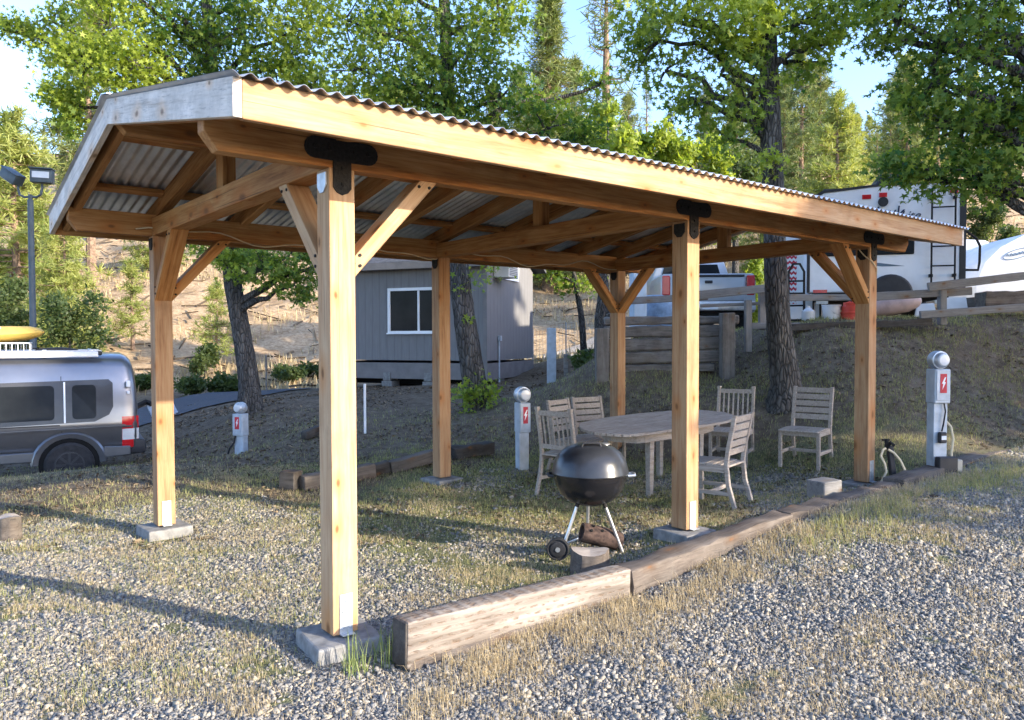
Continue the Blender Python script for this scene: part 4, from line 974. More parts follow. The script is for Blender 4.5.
con('pine2', 800, 33, 45, 'tall sunlit pine right of the thick furrowed trunk', gr_, .4, 1.0)
con('young', 835, 30, 100, 'dense yellow pine above the sloping trailer roof', gr_, 1.4, 1.0)
con('pine', 905, 38, 60, 'pine rising above the black roof air conditioner', gr_, 2.4)
con('thin', 860, 52, 135, 'thin faint pine in the sky gap above the trailer', gr_, 3.0)
con('thin', 875, 55, 128, 'slight pine beside the faint one in the sky gap', gr_, 1.0)
con('young', 925, 34, 150, 'bright pine behind the trailer ladder', gr_, 2.0)
con('young', 760, 34, 175, 'low sunlit pine under the boughs of the thick trunk tree', gr_, 3.0)
for k_, (u_, D_, v_, kd_, sx_) in enumerate(((575, 44, 60, 'pine2', 1.1), (628, 47, 95, 'pine', 1.0), (668, 42, 105, 'thin', 1.3), (705, 46, 85, 'pine2', 1.0), (735, 40, 70, 'pine', 1.1), (783, 44, 80, 'pine2', 1.0), (818, 47, 62, 'pine', 1.2), (848, 42, 110, 'young', 1.0), (888, 50, 100, 'pine2', 1.0), (935, 45, 60, 'pine', 1.2), (985, 48, 90, 'pine2', 1.1), (520, 46, 70, 'pine', 1.0))):
    con(kd_, u_, D_, v_, 'conifer among those showing between the near leafy crowns', 'conifers between the crowns', k_*1.1, sx_)
con('cedar', 549, 40, -5, 'sharply pointed dark conifer standing against the sky', None, 0, 1.55)
con('thin', 606, 33, -45, 'tall ragged open conifer beside the sharply pointed one', None, .7, 1.3)
con('thin', 646, 60, 76, 'slender distant conifer in the sky notch over the roof', None, 2.7, .8)
rng = np.random.default_rng(5)
gb = 'pines in the wood behind'
for k in range(74):
    u = -80+k*16.2+rng.uniform(-9, 9); D = rng.uniform(50, 92); 
    hgt = rng.uniform(5.5, 11) if not (820 < u < 900 or u < 110) else rng.uniform(4, 6.5)
    if 610 < u < 700: hgt *= .6
    p = on(u, D); kind = ['pine2', 'young', 'pine', 'cedar', 'pine2', 'young'][k % 6]
    conifer(kind, p, hgt, 'pine among the many in the sunlit wood on the hill', gb, rng.uniform(0, 6), rng.uniform(.9, 1.3))
# ---- bushes
def bush(label, u, D, vtop, halfpx, seed, mat='shrubleaf', n=9, group='shrubs on the dry hillside', leaf=.07, per=60, name='shrub', cat='shrub'):
    p = on(u, D); zt = CAM[2]+(337.8-vtop)/FPX*D; hh = max(.4, zt-p[2]); w = halfpx/FPX*D; rng = np.random.default_rng(seed)
    cl = []
    for _ in range(n):
        cl.append((p+np.array([rng.uniform(-w, w)*.75, rng.uniform(-w, w)*.75, hh*rng.uniform(.25, .85)]), (w*.4, w*.4, hh*.22), 8, rng.uniform(.3, .8)))
    return broadleaf(label, [p-np.array((0, 0, .1)), p+np.array((0, 0, hh*.5)), p+np.array((.02, 0, hh*.8))], [.05, .03, .01], cl, seed, leaf=leaf, mat=mat, per=per, name=name, cat=cat, group=group, tpl=DIAM)
bush('dark green bush at the foot of the floodlight pole', 70, 22.5, 285, 30, 41)
bush('round dark bush at the photo edge above the kayak', 8, 23, 275, 26, 42)
bush('low bush on the slope between the left rear post and the leaning trunk', 205, 26, 345, 11, 44, n=5)
for k_, (u_, D_, v_, w_) in enumerate(((150, 24.5, 376, 16), (290, 25, 370, 18), (320, 25.5, 366, 18))):
    bush('low dark scrub clump along the foot of the dry hill', u_, D_, v_, w_, 70+k_, n=6, group='scrub at the foot of the hill')
bush('grey green scrub by the asphalt lane', 190, 22.5, 380, 13, 45, n=5)
bush('dark low scrub lying next to the grey green one by the lane', 222, 23.5, 384, 13, 46, n=5)
b = on(584, 21.5, -.1)
broadleaf('leafy tree hanging over the slope right of the cabin wall', [b, at(582, 320, 21.5), at(576, 285, 21.5), at(570, 250, 21.5)], [.1, .09, .07, .03], pxc([(548, 272, 0, 16, 7, .5), (572, 276, 0, 18, 8, .4), (598, 278, .2, 14, 6, .5), (560, 255, 0, 20, 8, .5), (590, 250, 0, 20, 8, .4), (540, 250, 0, 16, 6, .5), (610, 240, 0, 18, 6, .5)], 21.5), 47, leaf=.075, per=36, group='small leafy trees beyond the roof')
bush('leafy sprig bush beside the debris pile and bare trunk', 588, 15.8, 350, 9, 48, n=4, group=None, per=14, leaf=.09)
bush('bright sunny bush behind the pale blue cabinet', 672, 26, 258, 18, 49, mat='leaf2', group=None)
bush('sunny bush in the gap past the white pickup', 752, 24, 262, 14, 50, mat='leaf2', group=None)
bush('green bush near the hill stump above the trailer hitch cover', 1008, 27, 228, 14, 51, group=None)
bush('small bush on the dry hill right of the trailer edge', 985, 33, 205, 16, 52, group=None)
for lab, u, D, vt, w, sd, mt in [('bright yellow green maple over the middle of the roof', 648, 24, 128, 38, 61, 'leaf2'), ('sunny maple next to the bright one over the roof', 690, 25, 135, 36, 62, 'leaf2'), ('sunlit leafy tree touching the dark sweetgum over the roof', 608, 22, 112, 34, 63, 'leaf2'), ('grey green tree behind the roof left of the thick trunk', 735, 27, 150, 32, 64, 'shrubleaf')]:
    p = on(u, D); zt = CAM[2]+(337.8-vt)/FPX*D; r = w/FPX*D; rng = np.random.default_rng(sd); cl = []
    for _ in range(24):
        d = rng.normal(size=3); d /= np.linalg.norm(d); cl.append((np.array((p[0], p[1], zt-r*1.5))+d*np.array((r, r, r*1.6))*rng.random()**.4, r*.3, 9, rng.uniform(.3, .9)))
    broadleaf(lab, [p-np.array((0, 0, .1)), p+np.array((0, 0, (zt-p[2])*.5)), np.array((p[0], p[1], zt-.5))], [.14, .1, .03], cl, sd, leaf=.10, mat=mt, per=42, tpl=DIAM, group='small leafy trees beyond the roof')
# bare leaning trunk beside the retaining wall
q = on(600, 15.5); MBt = MB().tube([q-np.array((0, 0, .1)), at(600, 320, 15.5), at(604, 285, 15.6), at(597, 250, 15.8), at(588, 225, 16)], [.13, .11, .1, .085, .06], 12)
o = MBt.build('bare_trunk', M['bark'], smooth=True); tag(o, 'slim bare grey trunk beside the retaining wall and debris pile', 'tree')

# ------------------------------------------------------------------ cabin
HC = rd((487-512)/FPX*17.5, 17.5); th = .38
wl_ = np.array(RT*(-math.cos(th))+FH*math.sin(th)); wr_ = np.array(RT*math.sin(th)+FH*math.cos(th))
zb_h = at(487, 369, 17.5)[2]; ze_h = at(487, 262, 17.5)[2]
ang = math.atan2(wr_[1], wr_[0])          # local +x = along the right wall (away), local +y = along the front wall (to the left)
hs = empty('cabin', (HC[0], HC[1], zb_h), ang, 'grey wooden cabin with vertical grooved siding standing on blocks behind the pavilion', 'cabin')
LW, RWd, HW_ = 4.3, 3.0, ze_h-zb_h
MB().box((RWd/2, LW/2, HW_/2+.09), (RWd, LW, HW_-.18)).build('wall', M['siding'], hs)
MB().box((RWd/2, LW/2, -.07), (RWd+.03, LW+.03, .38)).build('skirt_board', M['trim_grey'], hs, bevel=.004)
# gable over the right wall? ridge runs along the front wall
ro = MB(); ov = .28; pk = .75
ro.prism([(-ov, HW_-.02), (RWd/2, HW_+pk), (RWd+ov, HW_-.02), (RWd+ov, HW_+.06), (RWd/2, HW_+pk+.09), (-ov, HW_+.06)], -ov, LW+ov, 'y')
ro.build('roof', M['roofing'], hs)
MB().prism([(0.002, HW_-.005), (RWd-.002, HW_-.005), (RWd/2, HW_+pk-.04)], .004, LW-.004, 'y').build('gable_wall', M['siding'], hs)
MB().box((-ov-.012, LW/2, HW_-.03), (.022, LW+2*ov, .16)).build('eave_board', M['trim_grey'], hs)
for y0 in (LW/2,):
    pass
for y_ in (.035, LW-.035): MB().box((-.012, y_, HW_/2), (.022, .09, HW_-.05)).build('corner_board', M['trim_grey'], hs)
# window on the front wall (local x = 0 face)
def wall_y(u, v):
    d = ray(u, v); A2 = np.array([[d[0], -wl_[0]], [d[1], -wl_[1]]]); s_ = np.linalg.solve(A2, (HC-CAM)[:2]); p = CAM+d*s_[0]; return s_[1], p[2]-zb_h
ya, z1 = wall_y(437, 287); yb, z0 = wall_y(388.5, 334)
def window(root, ya, yb, z0, z1, mull):
    w = MB(); fw_ = .07
    w.box((-.02, (ya+yb)/2, z1-fw_/2), (.05, yb-ya, fw_)); w.box((-.02, (ya+yb)/2, z0+fw_/2), (.05, yb-ya, fw_))
    w.box((-.02, ya+fw_/2, (z0+z1)/2), (.05, fw_, z1-z0-2*fw_)); w.box((-.02, yb-fw_/2, (z0+z1)/2), (.05, fw_, z1-z0-2*fw_))
    w.box((-.015, mull, (z0+z1)/2), (.04, .05, z1-z0-2*fw_))
    wf = w.build('window', M['white'], root, bevel=.004)
    MB().box((-.006, (ya+yb)/2, (z0+z1)/2), (.006, yb-ya-2*fw_, z1-z0-2*fw_)).build('pane', M['glass'], wf)
    MB().box((-.035, (ya+yb)/2, z0+.01), (.06, yb-ya+.04, .03)).build('sill', M['white'], wf)
window(hs, ya, yb, z0, z1, wall_y(419, 310)[0])
# right wall: window air conditioner and small window, conduit
def wall_x(u, v):
    d = ray(u, v); A2 = np.array([[d[0], -wr_[0]], [d[1], -wr_[1]]]); s_ = np.linalg.solve(A2, (HC-CAM)[:2]); p = CAM+d*s_[0]; return s_[1], p[2]-zb_h
xa, zt = wall_x(503.5, 262); xb, zl = wall_x(517.5, 282)
w = MB(); fw_ = .06
for c_, d_ in ((((xa+xb)/2, -.02, zt-.03), (xb-xa, .04, .06)), (((xa+xb)/2, -.02, zl+.03), (xb-xa, .04, .06)), ((xa+.03, -.02, (zt+zl)/2), (.06, .04, zt-zl-.12)), ((xb-.03, -.02, (zt+zl)/2), (.06, .04, zt-zl-.12))): w.box(c_, d_)
wf = w.build('window', M['white'], hs); MB().box(((xa+xb)/2, -.006, (zt+zl)/2), (xb-xa-.12, .006, zt-zl-.12)).build('pane', M['glass'], wf)
ac = MB().box((xa-.34, -.2, zl+.18), (.55, .38, .36)).build('air_conditioner', M['cream'], hs, bevel=.015)
g_ = MB()
for k in range(7): g_.box((xa-.34, -.392, zl+.06+k*.04), (.46, .008, .018))
g_.build('vent_panel', M['trim_grey'], ac)
xc, zc = wall_x(498, 340)
MB().tube([(xc, -.03, zc), (xc, -.03, -.35)], .022, 8).box((xc, -.05, zc+.04), (.09, .07, .12)).build('conduit', M['pedestal'], hs)
for y_, z_ in ((.4, 0), (1.5, 0), (2.6, 0), (3.8, 0)):
    MB().box((.15, y_, -.21), (.38, .2, .2)).box((.15, y_, -.42), (.38, .28, .2)).build('support_block', M['concrete'], hs, bevel=.008)
for x_ in (.9, 1.9, 2.8): MB().box((x_, .12, -.28), (.38, .2, .36)).build('support_block', M['concrete'], hs, bevel=.008)
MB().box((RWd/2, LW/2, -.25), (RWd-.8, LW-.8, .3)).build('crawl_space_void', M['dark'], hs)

# ------------------------------------------------------------------ camper van
vr = rd((133-512)/FPX*13.35, 13.35); vd = RT*(-1.78)+FH*(-1.02); vang = math.atan2(vd[1], vd[0])
van = empty('camper_van', (vr[0], vr[1], -.76), vang, 'silver grey passenger van with dark windows and roof rack', 'van')
# local +x forward, visible side is +y or -y: pick sign facing the camera
side_n = np.array([-math.sin(vang), math.cos(vang)]); VS = 1 if side_n @ (CAM-vr)[:2] > 0 else -1
PROF = [(.84, .42), (.90, .50), (.965, .74), (1.0, .93), (.998, .98), (.955, 1.3), (.90, 1.62), (.84, 1.86), (.77, 1.97), (.62, 2.04), (.3, 2.075), (0, 2.085)]
def yat(z):
    for (a_, za), (b_, zb) in zip(PROF, PROF[1:]):
        if za <= z <= zb: return a_+(b_-a_)*(z-za)/(zb-za)
    return PROF[0][0]
ST = [(0.0, .86, 1.90, .40), (.012, .93, 1.97, .12), (.04, .965, 2.02, .06), (.10, .99, 2.055, 0), (.22, 1.0, 2.075, 0), (.6, 1.0, 2.085, 0), (2.5, 1.0, 2.085, 0), (3.7, 1.0, 2.07, 0), (4.0, .99, 1.98, 0), (4.35, .97, 1.66, 0), (4.75, .95, 1.22, 0), (5.1, .93, 1.12, 0), (5.4, .88, 1.02, .02), (5.55, .76, .85, .06)]
b_ = MB(); ring = PROF+[(-y, z) for y, z in PROF[-2::-1]]; n = len(ring)
for x_, ys_, tz_, up_ in ST:
    for y_, z_ in ring:
        k_ = (z_-.42)/(2.085-.42); zz = .42+up_*.0+(tz_-.42)*k_
        b_.v.append((x_+(.10*max(0, (zz-1.2))**1.5 if x_ < .2 else 0), y_*ys_, zz))
for i in range(len(ST)-1):
    for k in range(n-1): b_.f.append((i*n+k, i*n+k+1, (i+1)*n+k+1, (i+1)*n+k))
    b_.f.append((i*n+n-1, i*n, (i+1)*n, (i+1)*n+n-1))
b_.f.append(tuple(range(n))); b_.f.append(tuple((len(ST)-1)*n+k for k in range(n))[::-1])
body = b_.build('body', M['van_paint'], van, smooth=True)
def vpanel(name, outl, mat, parent, off=.006, thick=.01, smooth=False):
    "flat-outlined panel (x,z) wrapped on the van side"
    m = MB(); k = len(outl); cx0 = sum(p[0] for p in outl)/k; cz0 = sum(p[1] for p in outl)/k
    pts = []
    N_ = 4
    rings = []
    for s_ in np.linspace(1, 0.0, N_+1)[:-1]:
        rings.append([(cx0+(x_-cx0)*s_, cz0+(z_-cz0)*s_) for x_, z_ in outl])
    vs = [];
    for rg in rings: vs += [(x_, VS*(yat(z_)+off), z_) for x_, z_ in rg]
    vs.append((cx0, VS*(yat(cz0)+off), cz0)); f = []
    for r in range(N_-1):
        for i in range(k): f.append((r*k+i, r*k+(i+1) % k, (r+1)*k+(i+1) % k, (r+1)*k+i))
    for i in range(k): f.append(((N_-1)*k+i, (N_-1)*k+(i+1) % k, N_*k))
    b0 = len(vs); vs += [(x_, VS*(yat(z_)-.01), z_) for x_, z_ in outl]
    for i in range(k): f.append((i, (i+1) % k, b0+(i+1) % k, b0+i))
    m.add(vs, f); return m.build(name, mat, parent, smooth=smooth)
def rrect(x0, x1, z0, z1, r, n=4):
    o = []
    for cx_, cz_, a0 in ((x1-r, z1-r, 0), (x0+r, z1-r, 90), (x0+r, z0+r, 180), (x1-r, z0+r, 270)):
        for k in range(n+1):
            a_ = math.radians(a0+90*k/n); o.append((cx_+r*math.cos(a_), cz_+r*math.sin(a_)))
    return o
M['tint_panel'] = simple('dark_tinted_band', (0.06, 0.06, 0.062), 0.15, 0.3, 0, .1, 2)
wb = vpanel('window_band', [(.36, 1.22), (.42, 1.10), (.62, 1.00), (2.45, .97), (2.45, 1.63), (.42, 1.66), (.36, 1.60)], M['tint_panel'], van, .004)
for x0, x1 in ((.60, .93), (1.17, 2.3)): vpanel('pane', rrect(x0, x1, 1.05, 1.58, .06), M['glass'], wb, .009)
vpanel('window_divider', [(1.02, 1.0), (1.045, 1.0), (1.045, 1.63), (1.02, 1.63)], M['white'], wb, .011)
for x0 in (2.6, 3.55): 
    w2 = vpanel('window_band', rrect(x0, x0+.85, 1.0, 1.6, .08), M['tint_panel'], van, .004); vpanel('pane', rrect(x0+.06, x0+.79, 1.06, 1.54, .06), M['glass'], w2, .009)
for x_ in (1.07, 2.52, 3.5):
    vpanel('door_seam', [(x_, .60), (x_+.012, .60), (x_+.012, 1.72), (x_, 1.72)], M['black_plastic'], van, .003)
vpanel('slide_rail', [(1.1, .955), (2.5, .955), (2.5, .975), (1.1, .975)], M['black_plastic'], van, .006)
vpanel('door_handle', rrect(2.3, 2.48, .80, .84, .015), M['black_plastic'], van, .03)
vpanel('side_crease', [(.1, .885), (4.4, .855), (4.4, .885), (.1, .915)], M['van_paint'], van, .02, smooth=True)
# wheel arches and wheels on both sides
for wx in (.98, 4.55):
    for s_ in (-1, 1):
        ar = MB(); k = 14
        vs = []
        for a_ in range(k+1):
            t = PI*a_/k
            for rr, yo in ((.40, .96), (.40, 1.0), (.47, 1.015), (.50, .985)): vs.append((wx-rr*math.cos(t)*1.05, s_*yo, .36+rr*math.sin(t)))
        f = [(i*4+j, i*4+j+1, (i+1)*4+j+1, (i+1)*4+j) for i in range(k) for j in range(3)]
        ar.add(vs, f).build('wheel_arch', M['van_paint'], van, smooth=True)
        MB().prism([(wx+.40*math.cos(t*PI/14)*1.04, .36+.40*math.sin(t*PI/14)) for t in range(-3, 18)], s_*.99, s_*1.004, 'y').build('arch_liner', M['dark'], van)
        wt = MB().lathe([(.2, -.11), (.31, -.115), (.345, -.09), (.355, -.04), (.355, .04), (.345, .09), (.31, .115), (.2, .11)], 30, axis='y').build('wheel', M['rubber'], van, (wx, s_*.93, .345), smooth=True)
        rm = MB().lathe([(.205, .06), (.21, .112), (.19, .115), (.18, .085), (.07, .10), (.03, .115), (.001, .115)], 24, axis='y')
        for k2 in range(8):
            a_ = 2*PI*k2/8; rm.box((.115*math.cos(a_), .10, .115*math.sin(a_)), (.14, .03, .035), Matrix.Rotation(-a_, 3, 'Y'))
        if s_ < 0: rm.v = [(x_, -y_, z_) for x_, y_, z_ in rm.v]
        rm.build('rim', M['black_plastic'], wt, smooth=True)
for s_ in (-1, 1):
    o_ = MB(); y_ = s_
    o_.add([(.02, s_*.905, .46), (.27, s_*.965, .50), (.27, s_*.985, .62), (.02, s_*.925, .62), (.0, s_*.80, .46), (-.012, s_*.80, .62)], [(0, 1, 2, 3), (0, 3, 5, 4)])
    tl = MB()
    zs = [.55, .68, .86, .98, 1.06]
    V_ = []
    for z_ in zs:
        yy = yat(z_)*.925; V_ += [(.24, s_*(yat(z_)*1.0+.006), z_), (.10, s_*(yat(z_)*.992+.008), z_), (.0-.004, s_*(yy), z_), (-.012, s_*(yy-.12), z_)]
    fr = []; fc = []
    for i in range(4):
        for j in range(3): fr.append((i*4+j, i*4+j+1, (i+1)*4+j+1, (i+1)*4+j)); (fc if i == 1 else []).append((i*4+j, i*4+j+1, (i+1)*4+j+1, (i+1)*4+j))
    tlo = MB().add(V_, fr).build('taillight', M['taillight'], van, smooth=True); MB().add([(x_-.004, y_+s_*.004, z_) for x_, y_, z_ in V_], fc).build('clear_lens', M['lens_clear'], tlo, smooth=True)
    MB().box((.9, s_*1.0, .475), (5.0 if False else .02, .01, .02)) 
MB().prism([(-.10, .44), (-.12, .52), (-.10, .66), (.02, .68), (.16, .66), (.16, .44)], -.90, .90, 'y').build('rear_bumper', M['black_plastic'], van, bevel=.03, seg=3, smooth=True)
MB().prism([(.12, .44), (.12, .58), (.5, .60), (.5, .42)], VS*.955, VS*1.0, 'y').build('lower_cladding', M['van_paint'], van, bevel=.012)
MB().prism([(1.45, .42), (1.45, .57), (4.05, .57), (4.05, .42)], VS*.94, VS*1.0, 'y').build('lower_cladding', M['van_paint'], van, bevel=.012)
MB().box((.14, VS*.955, 1.58), (.06, .10, .10)).build('door_hinge', M['white'], van, bevel=.01)
MB().box((.14, VS*.955, 1.44), (.04, .03, .05)).build('door_hinge', M['white'], van, bevel=.006)
rk = MB()
rk.box((1.6, VS*.70, 2.10), (2.2, .05, .05)).box((1.6, -VS*.70, 2.10), (2.2, .05, .05))
for x_ in (.65, 1.3, 2.0, 2.6): rk.box((x_, 0, 2.12), (.06, 1.45, .03))
rk.build('roof_rack', M['alu'], van, bevel=.008)
MB().box((1.3, VS*.80, 2.06), (1.5, .09, .09)).build('awning_case', M['white'], van, bevel=.015)
MB().box((.75, VS*.80, 2.075), (.5, .07, .07)).build('awning_case', M['black_plastic'], van, bevel=.015)
MB().prism([(.75, 2.075), (.85, 2.14), (1.1, 2.17), (1.4, 2.15), (1.5, 2.075)], -.3, .3, 'y').build('roof_vent', M['black_plastic'], van, bevel=.02, smooth=True)
# basket and kayak on the rack
bs = MB()
bx0, bx1, bz0, bz1 = 1.50, 2.5, 2.10, 2.24
for k in range(14): x_ = bx0+(bx1-bx0)*k/13; [bs.tube([(x_, s_*.45, bz0), (x_, s_*.45, bz1)], .008, 4) for s_ in (-1, 1)]
for k in range(10): y_ = -.45+.9*k/9; [bs.tube([(x_, y_, bz0), (x_, y_, bz1)], .008, 4) for x_ in (bx0, bx1)]
for z_ in (bz0, bz1): bs.tube([(bx0, -.45, z_), (bx1, -.45, z_), (bx1, .45, z_), (bx0, .45, z_), (bx0, -.45, z_)], .012, 5)
bso = bs.build('wire_basket', M['white']); 
def vworld(o, loc=(0, 0, 0)):
    o.matrix_basis = Matrix.Translation(Vector([float(q) for q in (vr[0], vr[1], -.76)])) @ Matrix.Rotation(vang, 4, 'Z') @ Matrix.Translation(Vector(loc)); return o
vworld(bso); tag(bso, 'white wire basket under the yellow boat on top of the van', 'basket')
kk = MB(); n = 14
for t, rr in ((0, .03), (.06, .16), (.2, .27), (.5, .33), (1.0, .36), (1.6, .38), (2.2, .36), (2.7, .30), (3.0, .2), (3.15, .04)):
    for k in range(n):
        a_ = 2*PI*k/n; up_ = .30+.10*abs(t-1.6)**2*.3
        kk.v.append((t, math.cos(a_)*rr, (math.sin(a_)*rr*(.42 if math.sin(a_) > 0 else .40))+up_))
for i in range(9):
    for k in range(n): kk.f.append((i*n+k, i*n+(k+1) % n, (i+1)*n+(k+1) % n, (i+1)*n+k))
kk.f += [tuple(range(n)), tuple(9*n+k for k in range(n))]
kay = empty('kayak'); vworld(kay, (1.30, VS*.1, 2.04)); tag(kay, 'yellow kayak strapped on top of the van', 'kayak')
kk.build('hull', M['kayak'], kay, smooth=True)
MB().tube([(.55, -.2, .40), (.75, -.22, .56), (1.05, -.22, .60), (1.3, -.2, .5)], .016, 6).tube([(.55, .2, .40), (.75, .22, .56), (1.05, .22, .60), (1.3, .2, .5)], .016, 6).tube([(.75, -.22, .56), (.75, .22, .56)], .014, 6).tube([(1.05, -.22, .6), (1.05, .22, .6)], .014, 6).build('frame_seat', M['alu'], kay, smooth=True)
# floodlight pole
lp_ = on(33.5, 17.5); ztop = at(34, 200, 17.5)[2]-lp_[2]; lampr = dirrd(1, 0)
fl = empty('floodlight_pole', lp_, lampr, 'dark pole with two floodlights on curved arms beside the van', 'light pole')
MB().tube([(0, 0, -.2), (0, 0, ztop)], [.075, .062], 14).tube([(0, 0, ztop), (0, 0, ztop+.12)], [.045, .045], 12).build('pole', M['lamp_green'], fl, smooth=True)
MB().lathe([(.08, ztop*.37), (.08, ztop*.37+.03)], 14).build('band', M['black_plastic'], fl)
for s_, tilt in ((-1, .6), (1, -.1)):
    arm = [(0, 0, ztop+.08), (s_*.13, 0, ztop+.06), (s_*.24, 0, ztop+.12), (s_*.27, 0, ztop+.25), (s_*.27, 0, ztop+.38)]
    MB().tube(arm, .026, 8).build('arm', M['lamp_green'], fl, smooth=True)
    hd = MB().box((0, 0, 0), (.44, .24, .30) if s_ > 0 else (.46, .26, .22)); hd.box((0, -.02, .16 if s_ > 0 else .12), (.48, .30, .03))
    ho = hd.build('lamp_head', M['lamp_green'], fl, (s_*.29-(.10 if s_ < 0 else 0), -.02, ztop+.52), (0, .55 if s_ < 0 else 0.02, .25*s_), bevel=.03, seg=2, smooth=True)
    if s_ > 0: MB().box((0, -.125, .02), (.34, .012, .14)).build('lamp_glass', M['lens_clear'], ho)
    else: MB().box((0, 0, -.118), (.34, .18, .012)).build('lamp_glass', M['lens_clear'], ho)

# ------------------------------------------------------------------ hookup pedestals (front along local -y)
def pedestal(u, vb, vt, D, label, face, wbox=.19, cord=False, narrow=False):
    q = on(u, D); H_ = at(u, vt, D)[2]-q[2]
    root = empty('hookup_pedestal', q, face, label, 'utility pedestal', 'utility hookup pedestals')
    mz = H_-.075; hb = H_-.165
    MB().prism([(-wbox*.42, -.15), (wbox*.42, -.15), (wbox*.45, hb-.02), (-wbox*.45, hb-.02)], -.055, .06, 'y').build('pedestal_post', M['pedestal'], root, bevel=.004)
    bxo = MB().box((0, -.01, hb-.17), (wbox, .15, .34)).build('breaker_box', M['pedestal'], root, bevel=.008)
    MB().box((0, -.088, hb-.16), (wbox*.85, .01, .30)).build('box_door', M['pedestal'], bxo, bevel=.003)
    lb = MB().box((-.0, -.0945, hb-.14), (wbox*.42, .003, .19)).build('red_label', M['red'], bxo)
    g_ = MB().prism([(.012, .062), (-.02, -.002), (-.004, -.002), (-.014, -.062), (.022, .012), (.006, .012), (.024, .062)], -.0975, -.0965, 'y')
    g_.v = [(x_, y_, z_+hb-.14) for x_, y_, z_ in g_.v]; g_.build('bolt_mark', M['white'], bxo)
    mt = MB().lathe([(.085, .05), (.092, .03), (.092, -.03), (.088, -.05), (.078, -.052), (.074, -.075), (.06, -.095), (.03, -.102), (.001, -.103)], 26, (0, 0, mz), 'y').build('meter', M['galv'], root, smooth=True)
    MB().lathe([(.055, -.1), (.052, -.104), (.02, -.107), (.001, -.107)], 20, (0, 0, mz), 'y').build('meter_dial', M['lens_clear'], mt)
    MB().tube([(0, 0, hb-.0), (0, 0, mz-.06)], .03, 10).build('meter_neck', M['galv'], root)
    return root, hb
pr, hb = pedestal(938, 470, 352.5, 7.75, 'tall grey hookup pedestal with a hanging cord beside the standpipe', dirrd(1, .1), .165)
MB().tube([(.02, -.075, hb-.34), (.03, -.085, hb-.42), (.01, -.085, hb-.55), (.0, -.075, hb-.62)], .008, 6).build('cord', M['rubber'], pr, smooth=True)
MB().box((0, -.085, hb-.68), (.075, .05, .11)).build('cord_plug', M['black_plastic'], pr, bevel=.01); MB().box((.0, -.112, hb-.68), (.05, .004, .04)).build('plug_label', M['white'], pr)
MB().tube([(.09, .0, hb-.52), (.135, -.02, hb-.58), (.155, -.03, hb-.7), (.13, -.04, hb-.85), (.15, -.05, .04)], .012, 7).build('hose', M['hose'], pr, smooth=True)
MB().box((.03, -.11, .07), (.2, .08, .22)).build('base_box', M['black_plastic'], pr, bevel=.01)
MB().box((.17, -.08, .06), (.075, .06, .17)).build('base_block', M['tan'], pr, bevel=.01)
pedestal(522, 465, 388, 8.85, 'grey hookup pedestal standing between the middle rear post and the chairs', dirrd(1, .45), .14)
pl_, hb = pedestal(240, 457, 403, 12, 'small pale hookup pedestal at the foot of the leaning tree', dirrd(1, -.35), .19)
MB().tube([(-.05, -.07, hb-.34), (-.07, -.08, hb-.45), (-.14, -.09, .12), (-.17, -.1, .03)], .014, 6).build('cord', M['rubber'], pl_, smooth=True)
# standpipe with looped hose
sp = on(893, 7.55); so = empty('standpipe', sp, dirrd(1, 0), 'black water standpipe with a cream hose looped over its tap', 'water tap')
zt_ = at(888, 442, 7.55)[2]-sp[2]
MB().box((.02, 0, zt_*.42), (.055, .055, zt_*.95)).build('pipe_post', M['black_plastic'], so, (0, 0, 0), (0, -.12, 0), bevel=.01)
MB().tube([(-.05, 0, zt_-.05), (-.03, -.04, zt_), (.0, -.05, zt_-.03)], .018, 8).box((-.06, 0, zt_+.02), (.07, .02, .02)).tube([(-.05, 0, zt_-.05), (-.05, 0, zt_+.03)], .02, 8).build('tap', M['black_iron'], so)
MB().tube([(-.07, -.02, zt_-.06), (-.10, -.03, zt_-.07), (-.125, -.04, zt_-.13), (-.09, -.05, zt_*.45), (-.08, -.06, .1), (-.14, -.08, .0)], .012, 8).build('hose', M['hose'], so, smooth=True)
MB().tube([(-.05, -.03, zt_-.07), (.0, -.04, zt_-.1), (.06, -.05, zt_*.55), (.10, -.06, zt_*.3), (.08, -.06, .02)], .012, 8).build('hose', M['hose'], so, smooth=True)
# posts, stakes
def post_thing(name, u, D, vt, w, d, mat, label, cat, ang=None):
    q = on(u, D); hgt = at(u, vt, D)[2]-q[2]; o = MB().box((0, 0, hgt/2-.05), (w, d, hgt+.1)).build(name, mat, None, q, (0, 0, dirrd(1, 0) if ang is None else ang), bevel=.006); return tag(o, label, cat)
post_thing('utility_post', 551.5, 16.3, 328, .19, .14, M['pedestal'], 'slim pale grey utility post standing right of the cabin corner', 'utility post')
post_thing('wooden_marker', 566, 16.1, 354, .09, .09, M['grey_wood'], 'short brown wooden marker next to the pale utility post', 'marker post')
post_thing('stake', 364.5, 11.6, 384, .035, .03, M['white'], 'thin white stake on the slope below the cabin window', 'stake')
post_thing('stake', 266, 20.5, 355, .04, .04, M['grey_wood'], 'thin pale fence stake by the lane behind the leaning trunk', 'stake')
